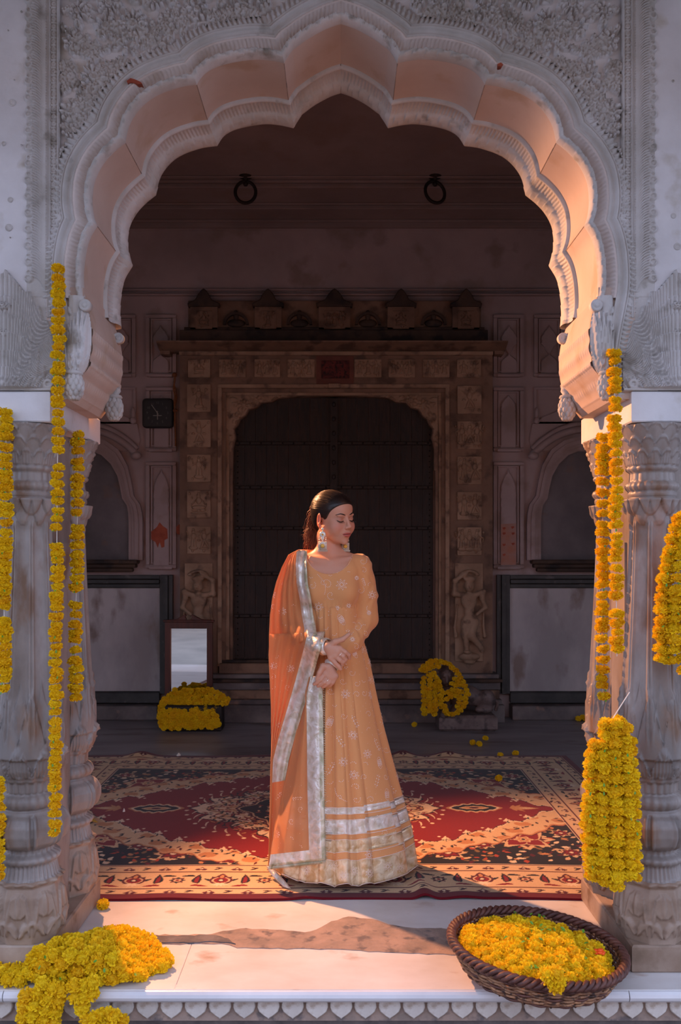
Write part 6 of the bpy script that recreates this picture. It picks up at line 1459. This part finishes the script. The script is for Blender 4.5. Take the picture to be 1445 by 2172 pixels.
# cuffs
def cuff(c, axis_, r0, r1, L, name, sag=0):
    d = Vector(axis_).normalized(); qd = d.to_track_quat('Z', 'Y').to_matrix(); V = []; F = []; n = 28
    prof = [(r0*.9, -L/2), (r0, -L/2), (r0+.001, -L/4), (r0+.0015, 0), (r1+.001, L/4), (r1, L/2), (r1*.9, L/2)]
    for r, z in prof:
        for j in range(n): a = 2*PI*j/n; p = qd @ Vector((r*math.cos(a)*1.06, r*math.sin(a), z)); V.append((c[0]+p.x, c[1]+p.y, c[2]+p.z))
    for i in range(len(prof)-1):
        for j in range(n): F.append((i*n+j, i*n+(j+1) % n, (i+1)*n+(j+1) % n, (i+1)*n+j))
    b = MB(); b.add(V, F); return b.obj(name, M['gota'], per, True)
cuff(P(692, 1371, 3.600), Vector(P(697, 1373, 3.588))-Vector(WR)+Vector((.010, -.01, 0)), .034, .031, .024, 'silver_cuff')
cuff(P(704, 1411, 3.618), Vector(P(698, 1419, 3.612))-Vector(P(706, 1406, 3.626)), .0315, .029, .018, 'silver_cuff')
for (x, y, Y) in ((722,1388,3.560), (695,1443,3.585)):
    b = MB(); c0 = Vector(P(x, y, Y+.008)); b.tube([(c0.x+.0095*math.cos(a)*.7, c0.y+.0095*math.sin(a), c0.z+.0095*math.cos(a)*.7) for a in np.linspace(0, 2*PI, 17)], .0011, 5, False); b.ball((c0.x, c0.y-.011, c0.z), (.0028, .002, .0028)); b.obj('finger_ring', M['thread'], per, True)
# earrings
def earring(c, name, sc=1.0):
    x, y, z = c; b = MB(); g = MB(); B = lambda dx, dz, r, dy=0: b.ball((x+dx*sc, y+dy, z+dz*sc), r, 8, 6)
    B(0, 0, (.0065, .005, .0065)); B(0, -.010, (.003, .003, .003)); b.lathe([(.002, 0), (.012, .001), (.0135, .004), (.010, .006), (.002, .0065)], (x, y+.004, z-.024*sc), 18, 'y')
    B(0, -.041, (.0085, .006, .0075)); 
    for s in (-1, 1):
        for k in range(3): B(s*(.013+.001*k), -.028-.006*k, .0022)
        B(s*.015, -.047, .003)
    B(0, -.050, (.003, .003, .004)); b.box(x-.019*sc, x+.019*sc, y-.0025, y+.0025, z-.092*sc, z-.055*sc, .0015)
    for i in range(9): a = 2*PI*i/9; B(.0125*math.cos(a), -.0735+.0125*math.sin(a), .0024, -.003)
    for i in range(-1, 2, 2):
        for j in (-.058, -.088): B(i*.0155, j, .0028, -.003)
    for i in range(11): B(-.0205+.0041*i, -.0945, .0026); B(-.0205+.0041*i, -.0985, .0019)
    g.lathe([(.001, 0), (.0085, .0005), (.007, .004), (.001, .005)], (x, y-.004, z-.074*sc), 18, 'y'); g.lathe([(.001, 0), (.0042, .0005), (.001, .003)], (x, y-.004, z-.024*sc), 12, 'y')
    o = b.obj(name, gota('silver_filigree', srgb(200,192,176), srgb(245,240,228), .35), per, True); g.obj('yellow_gem', plain('yellow_stone', srgb(244,196,84), .2), o, True); return o
e1 = P(684.5, 1122, 3.70); earring(e1, 'earring', .94)
earring(P(733, 1127, 3.782), 'earring', .86)
# ---- shawl
from mathutils import kdtree
allV = [vd2]; allF = [fd]; nb_ = len(vd2); SG = G.reshape(-1, 3); ii = np.arange(G.shape[0]*thn).reshape(G.shape[0], thn); ii = np.concatenate([ii, ii[:, :1]], 1); SF = np.stack([ii[:-1, :-1], ii[:-1, 1:], ii[1:, 1:], ii[1:, :-1]], -1).reshape(-1, 4)
BD = bvh_of(np.concatenate([vd2, SG, v]), np.concatenate([fd, SF+nb_, f+nb_+len(SG)])); CAMP = Vector((0, 0, CAMZ))
BDO = bvh_of(np.concatenate([vd2, SG]), np.concatenate([fd, SF+nb_]))
def hitY(px, py, tree=BD):
    d = (Vector(P(px, py, 3.0))-CAMP).normalized(); h = tree.ray_cast(CAMP, d, 6); return h[0].y if h[0] is not None and h[0].y < 4.1 else None
def sheet(name, left, right, nu, nv, back=0, off=.010, yl=3.77, ripple=(.004, 9, 0), bandR=0, bandL=0, bandB=0, fringeR=0, mat0=None, tree=BD, it=40, wrapdir=1, ymax=3.82, bandmat='gota', bandstop=9999):
    Lp = resample(left, nv); Rp = resample(right, nv); PX = Lp[:, None, :]*(1-np.linspace(0, 1, nu)[None, :, None])+Rp[:, None, :]*np.linspace(0, 1, nu)[None, :, None]
    if bandR:
        nf, nb2 = 3, 9; ni = nu-nf-nb2
        for i in range(nv):
            wpx = max(Rp[i, 0]-Lp[i, 0], 1.0); f1 = fringeR/wpx; f2 = bandR/wpx; tot = f1+f2
            if tot > .9: f1, f2 = f1/tot*.9, f2/tot*.9
            u = np.r_[np.linspace(0, 1-f1-f2, ni, endpoint=False), np.linspace(1-f1-f2, 1-f1, nb2, endpoint=False), np.linspace(1-f1, 1, nf)]
            PX[i] = Lp[i]*(1-u[:, None])+Rp[i]*u[:, None]
    Y = np.full((nv, nu), yl)
    for i in range(nv):
        for j in range(nu):
            h = hitY(PX[i, j, 0], PX[i, j, 1], tree)
            if h is not None: Y[i, j] = min(h-off, ymax)
    cap = Y.copy()
    for _ in range(it):
        S = Y.copy(); S[1:-1] = (Y[:-2]+Y[2:]+2*Y[1:-1])/4; S[:, 1:-1] = (S[:, :-2]+S[:, 2:]+2*S[:, 1:-1])/4; Y = np.minimum(S, cap)
    U = np.linspace(0, 1, nu)[None, :]; Vv = np.linspace(0, 1, nv)[:, None]; am, fr, ph = ripple
    Y = Y-am*(1+np.sin(U*fr*2*PI+ph+Vv*2.5+1.3*np.sin(Vv*4)))*(.4+.6*Vv)
    G = np.zeros((nv, nu, 3))
    for i in range(nv):
        for j in range(nu): G[i, j] = P(PX[i, j, 0], PX[i, j, 1], Y[i, j])
    fm = np.zeros((nv-1, nu-1), dtype=int); w_ = (Rp[:, 0]-Lp[:, 0])
    for i in range(nv-1):
        for j in range(nu-1):
            if PX[i, j, 1] > bandstop: continue
            if not bandR: continue
            if j >= nu-3: fm[i, j] = 2
            elif j >= nu-12: fm[i, j] = 1
    if bandB:
        hb = Lp[-1, 1]; 
        for i in range(nv-1):
            if (nv-1-i) <= bandB: fm[i, :] = np.where(fm[i, :] == 0, 1, fm[i, :])
            if (nv-1-i) <= max(1, bandB//4): fm[i, :] = 2
    if back:
        ext = [G]; first = G[:, :1]
        for k in range(1, back+1):
            e = first.copy(); e[..., 1] += .022*k; e[..., 0] += .004*k*k*wrapdir; ext.insert(0, e)
        G = np.concatenate(ext, 1); fm = np.concatenate([np.zeros((nv-1, back), dtype=int), fm], 1)
    o = grid_obj(name, G, [mat0 or M['sheer'], M[bandmat], M['fringe']], per, fmat=fm); o.modifiers.new('thick', 'SOLIDIFY').thickness = .0016; return o, G
A1, GA = sheet('shawl_over_shoulder', [(634,1166),(612,1177),(598,1203),(586,1235),(578,1268),(573,1305),(571,1345),(571,1392)], [(652,1168),(651,1200),(653,1235),(660,1268),(664,1300),(669,1325),(672,1346)], 44, 60, back=5, off=.008, ripple=(.008, 6, .5), tree=BDO, bandR=17, fringeR=6)
B1, GB_ = sheet('shawl_fall', [(573,1345),(570,1390),(572,1430),(575,1500),(575,1600),(573,1700),(571,1780),(569,1838)], [(690,1340),(678,1385),(663,1440),(645,1500),(627,1560),(614,1610),(604,1660),(600,1740),(596,1838)], 46, 90, back=4, off=.012, ripple=(.010, 5.5, 1), tree=BDO, bandR=29, fringeR=7, bandstop=1655, yl=3.74, ymax=3.78)
C1, GC = sheet('shawl_front_panel', [(655,1436),(640,1500),(622,1580),(604,1660),(588,1740),(577,1790),(570,1838)], [(684,1432),(686,1520),(687,1600),(688,1680),(690,1750),(691,1800),(692,1824)], 40, 80, off=.012, ripple=(.005, 3, 2), tree=BDO, bandR=26, fringeR=9, bandB=5, yl=3.60, ymax=3.70, mat0=M['sheer_thin'])
b = MB(); fp_ = []
gb_ = GC[-1]
for j in range(len(gb_)-1):
    for q_ in (0, .33, .66):
        a = gb_[j]*(1-q_)+gb_[j+1]*q_; b.tube([a, (a[0]+.001, a[1]-.002, a[2]-.012)], [.0014, .0008], 4)
for i in range(0, len(GC)-1):
    a = GC[i, -1]; b.tube([a, (a[0]+.008, a[1]-.001, a[2]-.003)], [.0014, .0008], 4)
b.obj('tassel_fringe', M['fringe'], per, True)
b = MB(); V_ = []; n = 16
for i in range(n+1):
    t = i/n; cxp = 572+6*math.sin(t*3)+38*t**1.6; cyp = 1838+54*t-8*t*t; wd = 9+5*math.sin(t*PI)
    for s in (-1, 0, 1): x, y, z = P(cxp+s*wd*.7, cyp+s*2, 3.64-.09*t-.012*(s == 0)); V_.append((x, y, max(z, .016)))
F_ = [(3*i+k, 3*i+k+1, 3*i+k+4, 3*i+k+3) for i in range(n) for k in (0, 1)]; b.add(V_, F_); o = b.obj('shawl_tail', M['gota'], per, True); o.modifiers.new('thick', 'SOLIDIFY').thickness = .002
# ---- silver thread embroidery laid on the cloth
ER = random.Random(8); emb = MB()
def dash(a, b_, nrm, w_=.0018):
    a, b_ = Vector(a), Vector(b_); d = b_-a
    if d.length < 1e-5 or d.length > .02: return
    s = d.cross(nrm); s = s.normalized()*w_ if s.length > 1e-9 else Vector((w_, 0, 0)); m_ = (a+b_)/2+Vector(nrm)*.0009
    emb.add([a, (a+b_)/2+s, b_, (a+b_)/2-s, m_], [(0, 1, 4), (1, 2, 4), (2, 3, 4), (3, 0, 4)])
def motif(kind, s, rot=0):
    """list of polylines, unit size"""
    o = []
    if kind == 'curl': o.append([(math.cos(a)*(.15+.85*a/6.4), math.sin(a)*(.15+.85*a/6.4)) for a in np.linspace(0, 6.4, 26)])
    elif kind == 'scroll': o.append([(.5*math.sin(t*2.6)-.1, 1-2*t) for t in np.linspace(0, 1, 22)]); o.append([(.3+math.cos(a)*(.08+.2*a/4.7), .2+math.sin(a)*(.08+.2*a/4.7)) for a in np.linspace(0, 5.0, 14)])
    elif kind == 'flower':
        for i in range(8):
            a = i*PI/4; o.append([(math.cos(a)*.2, math.sin(a)*.2), (math.cos(a+.25)*.62, math.sin(a+.25)*.62), (math.cos(a)*1.0, math.sin(a)*1.0), (math.cos(a-.25)*.62, math.sin(a-.25)*.62), (math.cos(a)*.2, math.sin(a)*.2)])
    elif kind == 'paisley':
        for r in (1, .62, .3): o.append([(math.sin(a)*.42*r, math.cos(a)*r*.9) for a in np.linspace(0, 2*PI, 16)])
        for i in range(5): o.append([(-.35+.17*i, -.5), (-.3+.16*i, .5)])
    elif kind == 'sprig':
        o.append([(.15*math.sin(t*3), 1-2*t) for t in np.linspace(0, 1, 10)])
        for i in range(4):
            for g_ in (-1, 1): o.append([(.1*g_, .7-.45*i), (g_*.42, .95-.45*i)])
    elif kind == 'arc': o.append([(math.cos(a)*.6, math.sin(a)*.6) for a in np.linspace(.3, 3.0, 9)])
    elif kind == 'dot': o.append([(0, -.2), (0, .2)])
    c_, s_ = math.cos(rot), math.sin(rot); return [[(s*(x*c_-y*s_), s*(x*s_+y*c_)) for x, y in p] for p in o]
def stitch(pl, fn):
    """cut a polyline into dashes and lay them through fn(x,y)->(point,normal)"""
    for p in pl:
        p = np.array(p); L = float(np.linalg.norm(np.diff(p, axis=0), axis=1).sum()); n = max(1, int(L/.0064)); r = resample(p, n*3+1)
        for k in range(n):
            A_, B_ = fn(*r[3*k]), fn(*r[3*k+2])
            if A_ and B_: dash(A_[0], B_[0], A_[1])
def skirt_fn(th0, z0):
    def fn(x, y):
        z = z0+y; rad = np.interp(z, RXT[:, 0], RXT[:, 1]); a = th0+x/max(rad, .05); p = skirt_pt(np.array(a), np.array(z), .0020); return Vector(p), Vector((math.sin(a), -math.cos(a), 0))
    return fn
placed = []
for _ in range(6000):
    z = ER.uniform(.06, 1.12); th_ = ER.uniform(-1.75, 1.75); rad = float(np.interp(z, RXT[:, 0], RXT[:, 1])); k = ER.choice(['curl', 'curl', 'arc', 'scroll', 'flower', 'paisley', 'sprig', 'dot', 'dot', 'arc'])
    s = {'curl': .016, 'arc': .017, 'scroll': .036, 'flower': .020, 'paisley': .026, 'sprig': .028, 'dot': .006}[k]
    if any(lo-s*.6 < z < hi+s*.6 for hi, lo, kk in bands) and not (k == 'flower' and z < .13): continue
    if any(((th_-a)*rad)**2+(z-b3)**2 < (s+s2+.003)**2 for a, b3, s2 in placed): continue
    placed.append((th_, z, s)); stitch(motif(k, s, ER.uniform(-.6, .6)+(ER.choice([0, PI]))), skirt_fn(th_, z))
ob = emb.obj('skirt_embroidery', M['thread'], per); ob['kind'] = 'stuff'
emb = MB()
def front_fn(px0, py0, tree):
    def fn(x, y):
        px, py = px0+x*515, py0-y*515; d = (Vector(P(px, py, 3.0))-CAMP).normalized(); h = tree.ray_cast(CAMP, d, 6)
        if h[0] is None or h[0].y > 3.86: return None
        return h[0]-d*.0016, -d
    return fn
BO = bvh_of(vd2, fd)
for (k, px, py, s, r) in [('scroll',680,1240,.045,.2), ('curl',662,1242,.018,1), ('curl',694,1240,.022,2.2), ('curl',702,1262,.020,-1), ('flower',725,1240,.024,.2), ('flower',676,1288,.022,0), ('sprig',700,1310,.034,0), ('curl',700,1218,.014,2), ('arc',660,1222,.014,3), ('flower',714,1210,.012,.3), ('curl',770,1190,.018,.6), ('curl',772,1210,.014,2), ('arc',785,1240,.014,1), ('flower',790,1262,.018,0), ('curl',765,1252,.018,1), ('arc',784,1290,.020,2), ('flower',783,1300,.012,0), ('curl',758,1330,.020,1.3), ('arc',772,1330,.018,.5), ('curl',755,1372,.016,2), ('flower',748,1356,.013,.2), ('sprig',772,1235,.018,.3), ('flower',757,1226,.010,0), ('arc',740,1215,.01,0), ('flower',716,1290,.012,.2), ('sprig',735,1305,.022,.1), ('flower',740,1285,.012,.5), ('paisley',720,1320,.018,0), ('dot',690,1270,.008,0), ('curl',775,1345,.013,2), ('arc',750,1345,.013,1)]: stitch(motif(k, s, r), front_fn(px, py, BO))
for a in np.linspace(-2.95, -.25, 60):   # stitched neckline
    p1 = front_fn(698+51*math.cos(a)*1.0, 1167-50*math.sin(a)*1.0, BO)(0, 0); p2 = front_fn(698+51*math.cos(a+.03), 1167-50*math.sin(a+.03), BO)(0, 0)
    if p1 and p2: dash(p1[0], p2[0], p1[1], .0014)
gsel = lambda G: (G.reshape(-1, 3), (lambda i: np.stack([i[:-1, :-1], i[:-1, 1:], i[1:, 1:], i[1:, :-1]], -1).reshape(-1, 4))(np.arange(G.shape[0]*G.shape[1]).reshape(G.shape[:2])))
va, fa = gsel(GA); vb_, fb_ = gsel(GB_); vc_, fc_ = gsel(GC)
BS = bvh_of(np.concatenate([va, vb_, vc_]), np.concatenate([fa, fb_+len(va), fc_+len(va)+len(vb_)]))
pl_ = []
for _ in range(900):
    py = ER.uniform(1195, 1800); px = ER.uniform(578, 680)
    if py < 1340 and px > 640: continue
    if py > 1340 and px > 690-(py-1340)*.31-34 and py < 1650: continue
    if px > 648 and py > 1430: continue
    k = ER.choice(['curl', 'arc', 'flower', 'dot', 'dot', 'sprig', 'arc']); s = {'curl': .014, 'arc': .015, 'flower': .017, 'dot': .006, 'sprig': .022}[k]
    if any((px-a)**2+(py-b3)**2 < ((s+s2)*515+5)**2 for a, b3, s2 in pl_): continue
    pl_.append((px, py, s)); stitch(motif(k, s, ER.uniform(0, 6)), front_fn(px, py, BS))
ob = emb.obj('bodice_and_shawl_embroidery', M['thread'], per); ob['kind'] = 'stuff'
